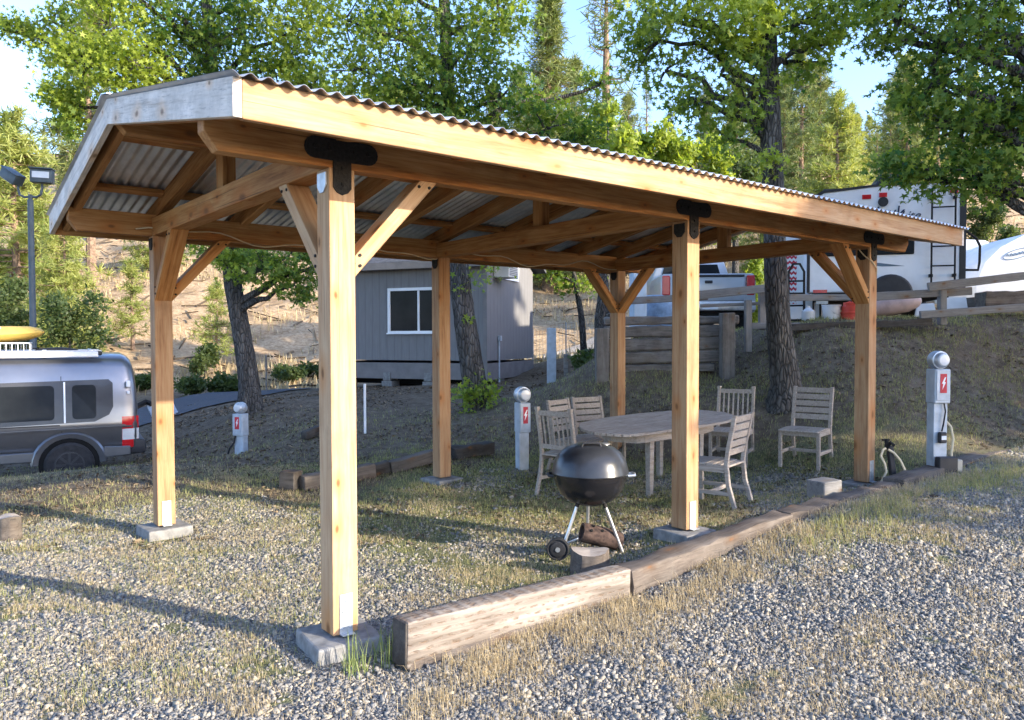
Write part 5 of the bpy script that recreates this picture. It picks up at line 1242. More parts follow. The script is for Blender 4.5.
# wire fence by the track
wf = empty('wire_fence', on(560, 21), 0, 'low wire mesh fence in front of the pale dirt track', 'fence')
base = np.array(wf.location); wp = []
for u in (533, 566, 595, 625):
    q = on(u, 21.5); wp.append(q); MB().tube([q-base-np.array((0, 0, .1)), q-base+np.array((0, 0, 1.0))], .02, 6).build('fence_post', M['mesh_wire'], wf)
wm = MB()
for a_, b2 in zip(wp, wp[1:]):
    for k in range(7): wm.tube([a_-base+np.array((0, 0, .1+k*.14)), b2-base+np.array((0, 0, .1+k*.14))], .0035, 4, False)
    for k in range(10): p = a_+(b2-a_)*k/10; wm.tube([p-base+np.array((0, 0, .1)), p-base+np.array((0, 0, .95))], .003, 4, False)
wm.build('wire_mesh', M['mesh_wire'], wf)

# ------------------------------------------------------------------ retaining wall and rail fence
rw = empty('retaining_wall', on(668, 12), 0, 'dark stacked sleeper retaining wall below the white pickup', 'retaining wall'); rwb = np.array(rw.location)
for k, (va, vb) in enumerate(((317, 326), (326.5, 338.5), (339, 351.5), (352, 364), (364.5, 374))):
    vm = (va+vb)/2; a_, b2 = at(604, vm, 12.1), at(738-6*k, vm-2, 11.95)
    hh = (vb-va)/FPX*12.05
    beam('sleeper', a_-rwb, b2-rwb, .2, hh-.012, M['wall_wood'], rw, bevel=.02, sub=.2, rough=.016, seed=k, smooth=True)
for u, vt, vb, D in ((602, 328, 380, 11.95), (727, 313, 374, 11.75)):
    a_, b2 = at(u, vb+6, D), at(u, vt, D); beam('wall_post', a_-rwb, b2-rwb, .2, .2, M['wall_wood'], rw, up=(FH[0], FH[1], 0), bevel=.012, sub=.2, rough=.006, smooth=True)
rf = empty('rail_fence', on(850, 11.6), 0, 'weathered grey post and rail fence along the top of the bank', 'fence'); rfb = np.array(rf.location)
def rail(a, b, w=.05, h=.13, mat='grey_wood'):
    beam('rail', at(*a)-rfb, at(*b)-rfb, w, h, M[mat], rf, bevel=.008, sub=.3, rough=.008, smooth=True)
rail((628, 301, 12.4), (708, 296.5, 12.2), h=.11); rail((690, 296, 12.15), (770, 288, 11.9), h=.13); rail((768, 297.5, 11.8), (880, 297.5, 11.6), h=.1)
rail((858, 297.5, 11.55), (972, 291, 11.4), h=.12); rail((928, 287, 11.3), (1040, 274, 11.3), h=.12); rail((920, 315, 11.2), (1040, 306, 11.2), h=.11)
rail((700, 306, 12.25), (772, 303, 12.0), h=.05); rail((750, 326, 12.0), (800, 326, 11.85), h=.1)
rail((778, 328, 11.6), (930, 322, 11.45), w=.16, h=.1, mat='dark_wood')
for u, vt, vb, D in ((942, 288, 325, 11.45), (762, 286, 330, 12.05), (748, 300, 352, 12.0)):
    beam('rail_post', at(u, vb, D)-rfb, at(u, vt, D)-rfb, .1, .1, M['grey_wood'], rf, up=(FH[0], FH[1], 0), bevel=.008)
o = beam('sleeper_stack', at(980, 301, 12.2), at(1060, 299, 12.2), .3, .28, M['old_wood'], bevel=.012, sub=.15, rough=.012, smooth=True); tag(o, 'brown sleeper end stacked behind the rails by the boat cover', 'sleeper')
o = beam('sleeper_stack', at(957, 305, 13.2), at(990, 303, 12.9), .2, .22, M['old_wood'], bevel=.012, sub=.15, rough=.012, smooth=True); tag(o, 'pale low sleeper right of the leaning beige boards', 'sleeper')

# ------------------------------------------------------------------ white trailer (rear face towards us)
pL, pR = rd((808-512)/FPX*14.0, 14.0), rd((961-512)/FPX*13.3, 13.3)
mid = (pL+pR)/2; tx = (pR-pL)/np.linalg.norm(pR-pL); tang = math.atan2(tx[1], tx[0]); TW = np.linalg.norm((pR-pL)[:2])
z_rt = at(925, 184, 13.5)[2]; zg_t = 1.62; TH = z_rt-zg_t
rvt = empty('travel_trailer', (mid[0], mid[1], zg_t), tang, 'white travel trailer with a black rear ladder behind the fence', 'trailer')
# local +x right, +y away, z up
hw = TW/2
bo = MB().prism([(-hw, .72), (hw, .72), (hw, TH-.02), (hw-.06, TH), (-.1, TH+.0), (-hw+.25, TH-.07), (-hw, TH-.2)], 0, 6.6, 'y')
bo.build('body', M['white'], rvt, bevel=.02, seg=2)
MB().prism([(-hw-.01, TH-.21), (-hw+.25, TH-.075), (-.1, TH-.004), (hw-.05, TH-.004), (hw+.012, TH-.03), (hw+.012, TH+.02), (-.1, TH+.035), (-hw+.22, TH-.03), (-hw-.012, TH-.17)], -.012, 6.6, 'y').build('roof_edge', M['black_plastic'], rvt)
MB().box((hw+.004, .03, (TH+.72)/2-.03), (.1, .08, TH-.80)).build('corner_trim', M['black_plastic'], rvt)
MB().box((-hw-.004, .03, (TH+.6)/2-.05), (.05, .08, TH-.95)).build('corner_trim', M['black_plastic'], rvt)
def tl(u, v):   # local x,z on the rear face
    d = ray(u, v); A2 = np.array([[d[0], -tx[0]], [d[1], -tx[1]]]); s_ = np.linalg.solve(A2, (mid-CAM)[:2]); p = CAM+d*s_[0]; return s_[1], p[2]-zg_t
def tbox(u0, v0, u1, v1, name, mat, y=-.01, t=.02, par=None, bevel=.004):
    xa_, za_ = tl(u0, v0); xb_, zb2 = tl(u1, v1); return MB().box(((xa_+xb_)/2, y, (za_+zb2)/2), (abs(xb_-xa_), t, abs(za_-zb2))).build(name, mat, par or rvt, bevel=bevel)
tbox(818, 228, 914, 254, 'rear_window', M['glass'], -.014, .028, bevel=.012)
wx = MB().box((0, 0, 0), (.1, .1, .1))
x0, zA = tl(931, 190); x1, zB = tl(953, 290)
la = MB()
for x_ in (x0, x1): la.tube([(x_, -.10, zB), (x_, -.10, zA+.02 if x_ == x0 else TH+.2)], .016, 8)
for k in range(6): z_ = zB+.08+(zA-.06-zB)*k/5; la.tube([(x0, -.10, z_), (x1, -.10, z_)], .013, 8)
lad = la.build('ladder', M['black_iron'], rvt, smooth=True)
lb = MB()
for x_ in (x0, x1):
    for z_ in (zB+.25, zA-.15): lb.box((x_, -.055, z_), (.05, .1, .05))
lb.build('ladder_bracket', M['black_iron'], lad)
tbox(862, 195, 871, 199, 'marker_light', M['taillight']); tbox(879, 193, 887, 197, 'marker_light', M['taillight']); tbox(950, 188.5, 958, 193, 'marker_light', M['taillight'])
xx, zz = tl(883, 202); MB().lathe([(.085, -.02), (.08, -.035), (.001, -.04)], 20, (xx, 0, zz), 'y').build('camera_housing', M['black_plastic'], rvt)
tbox(813, 290, 827, 297, 'taillight', M['taillight']); tbox(816, 299, 828, 304, 'licence_plate', M['lens_clear']); 
MB().box((-.1, -.10, .66), (TW-.3, .12, .1)).build('bumper', M['black_iron'], rvt, bevel=.01)
xx, zz = tl(887, 290)
MB().lathe([(.33, -.02), (.36, -.06), (.36, -.22), (.33, -.25), (.001, -.26)], 28, (xx+.02, 0, zz-.10), 'y').build('spare_tyre_cover', M['black_plastic'], rvt, smooth=True)
swo = [tl(u, v) for u, v in ((868, 262), (880, 263), (905, 266), (882, 266.5), (868, 265))]
MB().prism(swo, -.004, .004, 'y').build('blue_swoosh', simple('slate_blue_decal', (.10, .15, .20), .5), rvt)
dec = bpy.data.curves.new('lettering', 'FONT')
xx, zz = tl(876, 214.5); zt2 = tl(876, 205)[1]
def text(body_, size, x_, z_, shear, name):
    cu = bpy.data.curves.new(name, 'FONT'); cu.body = body_; cu.size = size; cu.extrude = .003; cu.shear = shear
    o_ = bpy.data.objects.new(name, cu); COL.objects.link(o_); o_.parent = rvt; o_.location = (x_, -.008, z_); me = bpy.data.meshes.new_from_object(o_); o2_ = bpy.data.objects.new(name, me); COL.objects.link(o2_); o2_.parent = rvt; o2_.location = (x_, -.008, z_); o2_.rotation_euler = (PI/2, 0, 0)
    bpy.data.objects.remove(o_); me.materials.clear(); me.materials.append(M['lettering']); return o2_
M['lettering'] = simple('dark_blue_lettering', (.025, .04, .08), .5)
text('Jayk', .30, xx-.02, zz-.07, .1, 'lettering'); xx2, zz2 = tl(897, 216); text('Lite', .22, xx2+.02, zz2-.07, .45, 'lettering')
bpy.data.curves.remove(dec)
aco = MB().prism([(-.32, 0), (.32, 0), (.28, .26), (-.24, .28)], .5, 1.3, 'y')
xa_, _ = tl(883, 180); aco.build('roof_air_conditioner', M['black_plastic'], rvt, (xa_+.25, 0, TH+.02), bevel=.04, seg=2)
MB().box((xa_-.75, .5, TH+.02), (.4, .3, .08)).build('roof_vent', M['black_plastic'], rvt, bevel=.02)
for sx in (-1, 1):
    for y_ in (2.6, 3.5): MB().lathe([(.15, -.1), (.33, -.1), (.36, -.06), (.36, .06), (.33, .1), (.15, .1)], 20, axis='x').build('wheel', M['rubber'], rvt, (sx*(hw-.15), y_, .36), smooth=True)
MB().box((0, 3, .66), (TW-.4, 6, .12)).build('chassis', M['black_iron'], rvt)
# trailer with chevrons left of it
q = rd((770-512)/FPX*15.4, 15.4); q[2] = 1.6; ct = empty('cargo_trailer', q, tang+.05, 'white box trailer with a red zigzag strip left of the ladder trailer', 'trailer')
MB().box((.62, 2.0, 1.15), (.86, 4, 1.9)).build('body', M['white'], ct, bevel=.02)
def zigzag():
    k = NT('red_white_zigzag_tape', .5, .3); tc = k.n('ShaderNodeTexCoord'); sx = k.n('ShaderNodeSeparateXYZ'); k.l(tc.outputs['Object'], sx.inputs[0])
    tri = k.math('PINGPONG', k.math('MULTIPLY', sx.outputs[0], 1.0), .036); zz_ = k.math('ADD', sx.outputs[2], tri)
    f = k.math('FRACT', k.math('MULTIPLY', k.math('ADD', zz_, 10.0), 9.6)); k.color(k.mix(k.val(f, .5, .54), (.72, .72, .72), (.5, .03, .05))); return k.m
MB().box((.38, -.005, 1.2), (.22, .006, 1.2)).build('red_zigzag_strip', zigzag(), ct)
MB().box((.93, -.012, 1.15), (.03, .02, 1.8)).box((.80, -.012, 1.15), (.025, .02, 1.8)).build('door_rod', M['black_iron'], ct)
for sx in (.25, 1.0): MB().lathe([(.15, -.1), (.3, -.1), (.33, 0), (.3, .1), (.15, .1)], 18, axis='x').build('wheel', M['rubber'], ct, (sx, 2, .3), smooth=True)
# things by the fence
def lathe_thing(name, u, vb, vt, D, prof, mat, label, cat, handle=True):
    z0_ = at(u, vb, D)[2]; z1_ = at(u, vt, D)[2]; p = rd((u-512)/FPX*D, D); hh = z1_-z0_
    r_ = empty(name, (p[0], p[1], z0_), 0, label, cat); MB().lathe([(a_, b2*hh) for a_, b2 in prof], 24).build('body', M[mat], r_, smooth=True)
    return r_, hh
r_, hh = lathe_thing('bucket', 831, 324, 305, 12.3, [(.11, 0), (.115, .02), (.14, .93), (.15, .95), (.15, 1), (.135, 1), (.11, .1), (.001, .1)], 'white', 'white bucket under the trailer bumper', 'bucket')
MB().tube([(-.14, 0, hh*.95), (-.1, -.1, hh*.55), (0, -.15, hh*.45), (.1, -.1, hh*.55), (.14, 0, hh*.95)], .004, 5).build('bail', M['alu'], r_)
r_, hh = lathe_thing('water_cooler', 851, 324, 302, 12.2, [(.13, 0), (.15, .05), (.155, .45), (.162, .47), (.162, .53), (.15, .55), (.14, .8), (.12, .84), (.12, .97), (.06, 1), (.001, 1)], 'red_plastic', 'red round drink cooler next to the white bucket', 'cooler')
MB().tube([(-.14, 0, hh*.8), (-.15, 0, hh*.95), (0, 0, hh*1.06), (.15, 0, hh*.95), (.14, 0, hh*.8)], .008, 6).build('bail', M['red_plastic'], r_)
p = at(884, 305, 12.6); o = MB().lathe([(.05, -.5), (.12, -.46), (.17, -.3), (.18, 0), (.16, .35), (.1, .5), (.04, .55)], 20, axis='x').build('storage_tank', simple('faded_pink_plastic', (.52, .40, .38), .5), None, p, (0, -.12, tang), smooth=True)
tag(o, 'faded pink tank lying under the back of the ladder trailer', 'tank')
for (u0, v0, u1, v1, D, lab) in ((914, 303, 938, 321, 12.5, 'beige board leaning by the fence left of a rail post'), (942, 297, 970, 322, 12.4, 'beige board leaning between the rail post and the brown sleepers')):
    a_, b2, c_, d_ = at(u0, v1, D), at(u1, v1, D), at(u1-4, v0, D+.25), at(u0+4, v0+1, D+.25); pts = [Vector(x_) for x_ in (a_, b2, c_, d_)]; nn = Vector((FH[0], FH[1], 0))*.03
    o = MB().add([tuple(x_) for x_ in pts]+[tuple(x_+nn) for x_ in pts], [(0, 1, 2, 3), (7, 6, 5, 4), (0, 1, 5, 4), (1, 2, 6, 5), (2, 3, 7, 6), (3, 0, 4, 7)]).build('leaning_board', M['cream']); tag(o, lab, 'board')
# dark gear left of the trailer
gp_ = rd((796-512)/FPX*12.6, 12.6); gz0 = at(796, 324, 12.6)[2]; gr0 = empty('covered_grill', (gp_[0], gp_[1], gz0), tang, 'black hand truck standing between the thick trunk and the ladder trailer', 'hand truck')
m_ = MB().tube([(-.12, 0, .1), (-.12, .05, .85), (-.05, .05, .98), (.05, .05, .98), (.12, .05, .85), (.12, 0, .1)], .02, 8)
for z_ in (.3, .5, .7): m_.tube([(-.12, .03, z_), (.12, .03, z_)], .015, 6)
m_.build('frame', M['black_iron'], gr0, smooth=True); gr0.name = 'hand_truck'
MB().box((0, -.12, .06), (.36, .24, .03)).build('toe_plate', M['black_iron'], gr0)
for s_ in (-1, 1): MB().lathe([(.05, -.03), (.12, -.03), (.13, 0), (.12, .03), (.05, .03)], 16, axis='x').build('wheel', M['rubber'], gr0, (s_*.2, .05, .13), smooth=True)
r_, hh = lathe_thing('fuel_canister', 808, 324, 306, 12.3, [(.09, 0), (.1, .05), (.1, .7), (.05, .85), (.03, .9), (.03, 1), (.001, 1)], 'lens_clear', 'pale canister beside the black hand truck', 'canister')
# ------------------------------------------------------------------ pickup truck seen from behind
tp_ = rd((708-512)/FPX*16.5, 16.5); tang2 = dirrd(1, -.05); zgt = 1.52
tk = empty('pickup_truck', (tp_[0], tp_[1], zgt), tang2, 'silver white pickup truck parked with its tailgate above the retaining wall', 'truck')
MB().prism([(-.98, .55), (-1.0, .75), (-1.0, 1.2), (-.96, 1.36), (-.94, 1.38), (.94, 1.38), (.96, 1.36), (1.0, 1.2), (1.0, .75), (.98, .55)], .02, 2.0, 'y').build('bed', M['truck_paint'], tk, bevel=.02, seg=2, smooth=True)
tg = MB().box((0, -.01, 1.08), (1.52, .05, .56)).build('tailgate', M['truck_paint'], tk, bevel=.02, seg=2, smooth=True)
MB().box((0, -.04, 1.33), (1.5, .05, .05)).build('top_lip', M['black_plastic'], tg, bevel=.01); MB().box((0, -.05, 1.20), (.16, .03, .06)).build('handle', M['black_plastic'], tg, bevel=.008)
for s_ in (-1, 1): MB().box((s_*.89, -.005, 1.13), (.17, .06, .42)).build('taillight', M['taillight'], tk, bevel=.02)
bpz = MB().box((0, -.13, .68), (1.9, .18, .2)).build('bumper', M['alu'], tk, bevel=.03, seg=2, smooth=True); MB().box((0, -.225, .68), (.32, .01, .14)).build('licence_plate', M['white'], bpz)
cabp = [(-.93, .6), (-.97, 1.3), (-.78, 1.83), (-.70, 1.89), (.70, 1.89), (.78, 1.83), (.97, 1.3), (.93, .6)]
MB().prism(cabp, 2.05, 4.0, 'y').build('cab', M['truck_paint'], tk, bevel=.03, seg=2, smooth=True)
MB().prism([(-.72, 1.42), (-.62, 1.76), (.62, 1.76), (.72, 1.42)], 2.035, 2.06, 'y').build('rear_window', M['glass'], tk)
MB().prism([(-.95, .6), (-.95, 1.25), (.95, 1.25), (.95, .6)], 4.0, 5.4, 'y').build('hood', M['truck_paint'], tk, bevel=.06, seg=2, smooth=True)
for y_ in (1.0, 4.6):
    for s_ in (-1, 1): MB().lathe([(.18, -.12), (.36, -.12), (.39, -.06), (.39, .06), (.36, .12), (.18, .12)], 22, axis='x').build('wheel', M['rubber'], tk, (s_*.88, y_, .39), smooth=True)
MB().box((0, 2.5, .55), (1.6, 5, .12)).build('chassis', M['black_iron'], tk)
for s_ in (-1,): MB().box((-1.12, 3.6, 1.35), (.2, .08, .24)).build('wing_mirror', M['black_plastic'], tk, bevel=.02)
# pale cabinet and tarp left of it
q = rd((640-512)/FPX*13.6, 13.6); zc0 = at(640, 330, 13.6)[2]; zc1 = at(640, 272, 13.6)[2]
cb = empty('metal_cabinet', (q[0], q[1], zc0), dirrd(1, .1), 'pale blue metal cabinet behind the wall between two posts', 'cabinet')
hh = zc1-zc0; MB().box((0, .15, hh/2), (.24, .3, hh)).build('case', M['pale_blue'], cb, bevel=.01); MB().box((0, -.008, hh/2-.02), (.2, .016, hh-.14)).build('door', M['pale_blue'], cb, bevel=.005); MB().box((.07, -.022, hh*.5), (.02, .02, .1)).build('handle', M['alu'], cb)
q = rd((655-512)/FPX*14.2, 14.2); zc0 = at(655, 330, 14.2)[2]; m_ = MB(); n = 16
for i in range(9):
    t = PI/2*i/8
    for k in range(n): a_ = 2*PI*k/n; m_.v.append((math.cos(a_)*.36*math.cos(t)**.6, math.sin(a_)*.5*math.cos(t)**.6, .02+.62*math.sin(t)))
for i in range(8):
    for k in range(n): m_.f.append((i*n+k, i*n+(k+1) % n, (i+1)*n+(k+1) % n, (i+1)*n+k))
o = m_.build('tarpaulin_cover', M['blue_tarp'], None, (q[0], q[1], zc0), smooth=True, rough=.04); tag(o, 'blue grey tarpaulin mound right of the pale cabinet', 'tarp')
# ------------------------------------------------------------------ second white trailer front with swoosh at the right edge, and its cover
A_z = 1.7
q = rd((985-512)/FPX*19, 19); fw_ang = dirrd(1, -.12)
bt = empty('fifth_wheel_trailer', (q[0], q[1], A_z), fw_ang, 'white trailer with a sloping nose and an oval emblem at the photo edge', 'trailer')
def bl(u, v, D=19.0): p = at(u, v, D)-np.array((q[0], q[1], A_z)); c_, s_ = math.cos(-fw_ang), math.sin(-fw_ang); return (p[0]*c_-p[1]*s_, p[2])
ol = [bl(u, v) for u, v in ((976, 283), (985, 262), (1000, 247), (1024, 234), (1075, 226), (1160, 224), (1160, 300), (976, 300))]
MB().prism(ol, 0, 2.4, 'y').build('body', M['white'], bt, bevel=.03, seg=2, smooth=True)
ex, ez = bl(1016, 254); em = MB()
ring_ = [(ex+.34*math.cos(t), -.012, ez+.11*math.sin(t)+.09*math.cos(t)) for t in np.linspace(0, 2*PI, 28)]
em.tube(ring_, .012, 6); em.tube([(ex-.26+k*.026, -.012, ez+(-.05+.005*k)*1.0+.035*math.sin(k*1.9)) for k in range(21)], .012, 5)
em.build('oval_emblem', simple('blue_grey_emblem', (.18, .26, .36), .5), bt)
q2 = rd((968-512)/FPX*21, 21); p0_ = at(962, 300, 21); o = MB().prism([(0, 0), (1.3, 0), (1.1, 1.0), (.6, 1.6), (0, 1.65), (-.6, 1.6), (-.6, 0)], 0, 3, 'y').build('boat_cover', M['white'], None, (p0_[0], p0_[1], p0_[2]), (0, 0, tang), bevel=.1, seg=3, smooth=True); tag(o, 'white boat cover between the trailer corner and the sloping nose trailer', 'boat cover')
# folded mirror frame on the trailer side
fr_ = MB(); a_ = [(964, 270), (978, 270), (979.5, 262), (980, 246), (976, 238), (966, 231), (960, 230)]
fr_.tube([at(u, v, 13.7) for u, v in a_], .022, 7); o = fr_.build('awning_arm', M['black_iron'], smooth=True); tag(o, 'bent black awning arm on the side of the ladder trailer', 'awning arm')
o = MB().lathe([(.26, 0), (.24, .4), (.25, .75), (.2, .8)], 12).build('tree_stump', M['grey_wood'], None, on(986, 24.5, .0), smooth=True, rough=.03); tag(o, 'grey stump on the rise behind the boat cover', 'stump')
# ------------------------------------------------------------------ loose debris
from mathutils import noise as _n
def rock(u, D, r, mat, label, seed, sq=.6, cat='rock', name='rock', group=None):
    p = on(u, D); m_ = MB(); bm = bmesh.new(); bmesh.ops.create_icosphere(bm, subdivisions=2, radius=r)
    for v in bm.verts: v.co += _n.noise_vector(v.co*2.5/r*.4+Vector((seed, 0, 0)))*r*.55; v.co.z *= sq
    m_.v = [tuple(v.co) for v in bm.verts]; m_.f = [tuple(v.index for v in f.verts) for f in bm.faces]; bm.free()
    o = m_.build(name, M[mat], None, (p[0], p[1], p[2]+r*sq*.4)); return tag(o, label, cat, group)
rock(191, 11.6, .11, 'rock', 'pale rock on the ground right of the left rear post', 1); rock(200, 11.5, .09, 'dark_wood', 'dark clod lying next to the pale rock', 2)
rock(183, 11.9, .07, 'rock', 'tiny white rock nearest the left rear post', 3)
rock(592, 15.3, .26, 'dark_wood', 'dark lump of debris at the foot of the bare trunk', 4, cat='debris', name='debris'); rock(600, 15.1, .2, 'rock', 'grey rock on the debris below the bare trunk', 5); rock(580, 15.2, .18, 'dark_wood', 'flat dark chunk at the left end of the debris', 6, .4, 'debris', 'debris')
rock(488, 9.9, .09, 'rock', 'pale rock resting behind the charred log', 8)
o = beam('log', on(303, 11.2, .07), on(318, 11.5, .09), .13, .13, M['dark_wood'], bevel=.03, seg=2, smooth=True); tag(o, 'short dark log on the shaded slope left of the nearest post', 'log')
rock(452, 3.9, .0, 'rock', '', 9) if False else None
r1 = at(436, 688, 3.95); o = rock(436, 3.95, .06, 'rock', 'grey rock under the end of the pale slitted timber', 10)
# tilted grey ramp behind the van
a_, b2 = at(137, 408, 15.5), at(172, 396, 16.2); o = MB().add([tuple(at(u, v, D)) for u, v, D in ((146, 404, 15.6), (168, 392, 16), (178, 412, 15.7), (156, 424, 15.3))]+[tuple(at(u, v+1.5, D+.05)) for u, v, D in ((146, 404, 15.6), (168, 392, 16), (178, 412, 15.7), (156, 424, 15.3))], [(0, 1, 2, 3), (7, 6, 5, 4), (0, 1, 5, 4), (1, 2, 6, 5), (2, 3, 7, 6), (3, 0, 4, 7)]).build('loading_ramp', M['pedestal']); tag(o, 'tilted grey ramp panel behind the back of the van', 'ramp')
o = MB().tube([at(134, 408, 15.4), at(146, 402, 15.6), at(152, 404, 15.6)], .06, 6).build('tow_bar', M['black_iron']); tag(o, 'dark tow bar between the van and the tilted ramp panel', 'tow bar')
for k, (u0, v0, u1, v1, D) in enumerate(((130, 420, 150, 428, 15), (170, 430, 150, 436, 14))):
    pass

# ------------------------------------------------------------------ gravel stones and grass
rng = np.random.default_rng(99)
def sample_view(n, D0, D1, umin=-60, umax=1090, p=1.0):
    D = (D0**p+(D1**p-D0**p)*rng.random(n))**(1/p); u = rng.uniform(umin, umax, n); r = (u-512)/FPX*D
    return np.stack((CAM[0]+RT[0]*r+FH[0]*D, CAM[1]+RT[1]*r+FH[1]*D), 1), D
def clear_pads(P, pad=.25):
    k = np.ones(len(P), bool)
    for x, y, *_ in posts: k &= (np.abs(P[:, 0]-x) > pad) | (np.abs(P[:, 1]-y) > pad)
    k &= ~((np.abs(P[:, 1]+.41) < .115) & (P[:, 0] > .08) & (P[:, 0] < 8.2))
    return k
P, D = sample_view(520000, 2.3, 9.0, -170, 1270, p=1.2)
gv, gr, _h = masks(P); keep = (rng.random(len(P)) < np.clip((gv-.25)*1.3, 0, 1)) & clear_pads(P); P, D = P[keep], D[keep]
n = len(P); zz = surf_z(P)
CUBE = np.array([(i, j, k) for k in (-1, 1) for j in (-1, 1) for i in (-1, 1)], float)*.5; CF = np.array([(0, 2, 3, 1), (4, 5, 7, 6), (0, 1, 5, 4), (2, 6, 7, 3), (0, 4, 6, 2), (1, 3, 7, 5)])
s = np.minimum(rng.lognormal(-4.9, .42, n), .02)*(1+.045*(D-4)); T, B, Nn = rand_frames(n, 1.5, rng); V = CUBE[None]*np.stack((rng.uniform(.8, 1.5, n), rng.uniform(.7, 1.1, n), rng.uniform(.35, .6, n)), 1)[:, None]; V = V+rng.normal(size=V.shape)*.13
V = s[:, None, None]*1.35*(V[:, :, 0:1]*T[:, None]+V[:, :, 1:2]*B[:, None]+V[:, :, 2:3]*Nn[:, None]); V += np.column_stack((P, zz+s*.18))[:, None]
F = (CF[None]+8*np.arange(n)[:, None, None]).reshape(-1)
ti = np.repeat(np.clip(rng.beta(1.6, 1.8, n), 0, 1), 8)[:, None]
o = fast_mesh('gravel', V.reshape(-1, 3), F, np.full(n*6, 4), M['gravel'], tint=ti); o['kind'] = 'stuff'
def blades(name, P, h, w, mat, lean=.45, tb=.5, ts=.25):
    n = len(P); z_ = surf_z(P)-.005; a_ = rng.uniform(0, 2*PI, n); d = np.stack((np.cos(a_), np.sin(a_), np.zeros(n)), 1); sd = np.stack((-d[:, 1], d[:, 0], np.zeros(n)), 1)
    base = np.column_stack((P, z_)); ln_ = np.abs(rng.normal(0, lean, n))[:, None]; h = h[:, None]; w = np.asarray(w).reshape(-1, 1)*np.ones((n, 1))
    m1 = base+np.array([0, 0, 1])*h*.55+d*h*ln_*.35; tp = base+np.array([0, 0, 1])*h*np.clip(1-ln_*.45, .25, 1)+d*h*ln_*1.0
    V = np.stack((base-sd*w, base+sd*w, m1+sd*w*.75, tp, m1-sd*w*.75), 1)
    t = np.repeat(np.clip(rng.normal(tb, ts, n), 0, 1), 5)[:, None]
    o = fast_mesh(name, V.reshape(-1, 3), (np.array((0, 1, 2, 4, 4, 2, 3))[None]+5*np.arange(n)[:, None]).ravel(), np.tile((4, 3), n), M[mat], tint=t); o['kind'] = 'stuff'; return o
# dry straw: along the front timbers, over the left gravel, patches right
P, D = sample_view(520000, 2.4, 9.5, -170, 1270, p=1.25)
X, Y = P[:, 0], P[:, 1]; n1 = fbm(P, 1.6, 31); n2 = fbm(P, 5.0, 41)
edge = np.exp(-((Y+.72)/.28)**2)*sm(X, 0, .3)*sm(8-X, 0, 1)
w_ = np.clip(edge*.9+.75*sm(n1, .42, .6)*sm(1.8-X, 0, 1.5)*sm(3.2-Y, 0, 1)+.6*sm(n1, .43, .6)+.14+.3*sm(X, .8, 2.4)*sm(fbm(P, 1.1, 131), .42, .58), 0, 1)*sm(n2, .3, .55)
k = (rng.random(len(P)) < w_*.75) & clear_pads(P, .2); Pd = P[k]; blades('dry_grass', Pd, rng.uniform(.02, .085, len(Pd))*(.7+.7*np.exp(-((Pd[:, 1]+.72)/.25)**2)), .0013, 'drygrass', .8)
# green-yellow grass under the pavilion and on the right
# sticks and slash lying on the dry hill
P, D = sample_view(3000, 21.0, 62.0, p=1.3); k = masks(P)[2] > .4; P, D = P[k], D[k]; n = len(P)
a_ = rng.uniform(0, PI, n); l_ = rng.lognormal(-.6, .6, n); w_ = rng.uniform(.01, .03, n); V = []
e_ = np.stack((np.cos(a_), np.sin(a_)), 1); f_ = np.stack((-e_[:, 1], e_[:, 0]), 1); V4 = []
for sx, sy, h_ in ((-1, -1, .0), (1, -1, .0), (1, 1, .06), (-1, 1, .06)):
    q_ = P+e_*(l_*sx*.5)[:, None]+f_*(w_*sy)[:, None]; V4.append(np.column_stack((q_, surf_z(q_)+.05+h_)))
o = fast_mesh('fallen_sticks', np.stack(V4, 1).reshape(-1, 3), np.arange(n*4), np.full(n, 4), M['litter'], tint=np.repeat(np.clip(rng.beta(1.2, 3.0, n), 0, 1), 4)[:, None]); o['kind'] = 'stuff'
# tussocks of dry and green grass on the hill
P, D = sample_view(60000, 20.0, 60.0, p=1.2); k = (masks(P)[2] > .3) & (rng.random(len(P)) < sm(fbm(P, .35, 91), .42, .62)); P = P[k]
blades('hill_grass', P, rng.uniform(.12, .45, len(P)), .02, 'drygrass', .6, .45, .3)
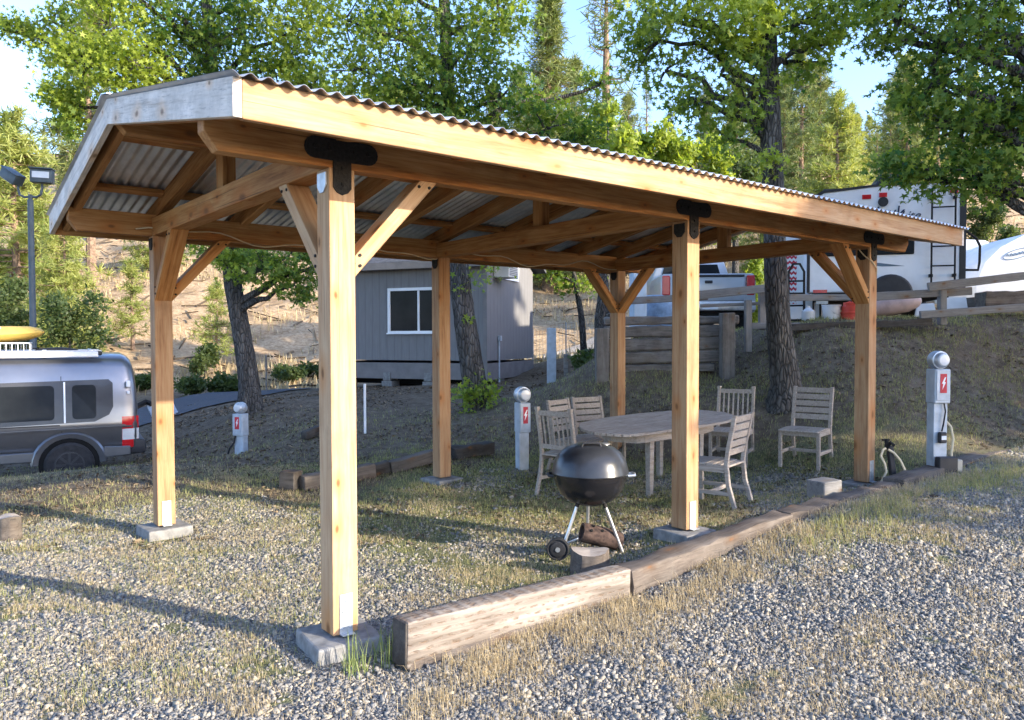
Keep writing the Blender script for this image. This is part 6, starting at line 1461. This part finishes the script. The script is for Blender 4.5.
# fallen leaves and bark bits on the bank and slope
P, D = sample_view(60000, 6.0, 19.0, p=1.4); k = (masks(P)[0] < .5) & (rng.random(len(P)) < .8*sm(fbm(P, 1.1, 88), .35, .6)); P = P[k]; n = len(P)
T, B, Nn = rand_frames(n, 2.5, rng); sz_ = rng.uniform(.012, .04, n)*(1+.04*np.clip(D[k]-8, 0, 9))
V = np.column_stack((P, surf_z(P)+.012))[:, None]+sz_[:, None, None]*(DIAM[None, :, 0:1]*T[:, None]+DIAM[None, :, 1:2]*B[:, None]*.8+DIAM[None, :, 2:3]*Nn[:, None]*2)
o = fast_mesh('fallen_leaves', V.reshape(-1, 3), np.arange(n*4), np.full(n, 4), M['litter'], tint=np.repeat(np.clip(rng.beta(1.2, 2.0, n), 0, 1), 4)[:, None]); o['kind'] = 'stuff'
P, D = sample_view(420000, 3.4, 14.0, p=1.5); X, Y = P[:, 0], P[:, 1]; k = (rng.random(len(P)) < np.clip(sm(Y, -.3, .1)*sm(6.3-Y, 0, 2.5)*(.2+.7*sm(fbm(P, 1.3, 51), .4, .58))+sm(-Y, .5, .75)*sm(X, 2.6, 4.0)*.35*sm(fbm(P, 1.3, 51), .5, .65)+(np.exp(-(((X-3.75)/.8)**2+((Y+.92)/.24)**2))*1.6+1.4*np.exp(-(((X-5.9)/1.1)**2+((Y+.95)/.32)**2))+np.exp(-(((X-2.6)/1.6)**2+((Y-4.75)/.28)**2)))*1.1+.10*sm(D, 6, 8), 0, 1)*sm(fbm(P, 4.0, 61), .25, .5)*.75) & clear_pads(P, .2); Pg = P[k]
pt = np.exp(-(((Pg[:, 0]-3.75)/.8)**2+((Pg[:, 1]+.92)/.24)**2))+.6*np.exp(-(((Pg[:, 0]-5.9)/1.1)**2+((Pg[:, 1]+.95)/.32)**2))
blades('short_grass', Pg, rng.uniform(.018, .06, len(Pg))*(1+1.6*pt)*(1+.05*np.clip(D[k]-6, 0, 9)), .0016+.0002*np.clip(D[k]-5, 0, 9), 'greengrass', .6, .5, .25)
# tall green weeds by the near post
for j, (u, v, D, nb_, hh, lab) in enumerate(((352, 690, 3.75, 46, .24, 'tall green grass tuft between the nearest footing and the pale timber'), (384, 690, 3.85, 40, .24, 'green grass tuft touching the end of the pale timber'), (455, 700, 3.55, 0, .2, ''))):
    if not nb_: continue
    q = on(u, D); m_V = []; F_ = []; tt = []
    for b_i in range(nb_):
        bx_, by_ = rng.normal(0, .05, 2); a_ = rng.uniform(0, 2*PI); l = hh*rng.uniform(.4, 1.1); le = rng.uniform(.05, .45); d = np.array([math.cos(a_), math.sin(a_), 0]); sd = np.array([-d[1], d[0], 0])*.0028
        b0 = len(m_V); p_ = np.array([bx_, by_, -.02])
        for t in (0, .35, .7): c_ = p_+np.array([0, 0, l*t])+d*l*le*t*t; m_V += [c_-sd*(1-t*.5), c_+sd*(1-t*.5)]
        m_V.append(p_+np.array([0, 0, l*(1-le*.3)])+d*l*le); F_ += [b0, b0+1, b0+3, b0+2, b0+2, b0+3, b0+5, b0+4]; tt += [4, 4]; F_ += [b0+4, b0+5, b0+6]; tt += [3]
    tint = np.repeat(np.clip(rng.normal(.55, .25, nb_), 0, 1), 7)[:, None]
    o = fast_mesh('grass_tuft', np.array(m_V), F_, tt, M['weedgrass'], None, tint=tint, loc=q); tag(o, lab, 'grass tuft')
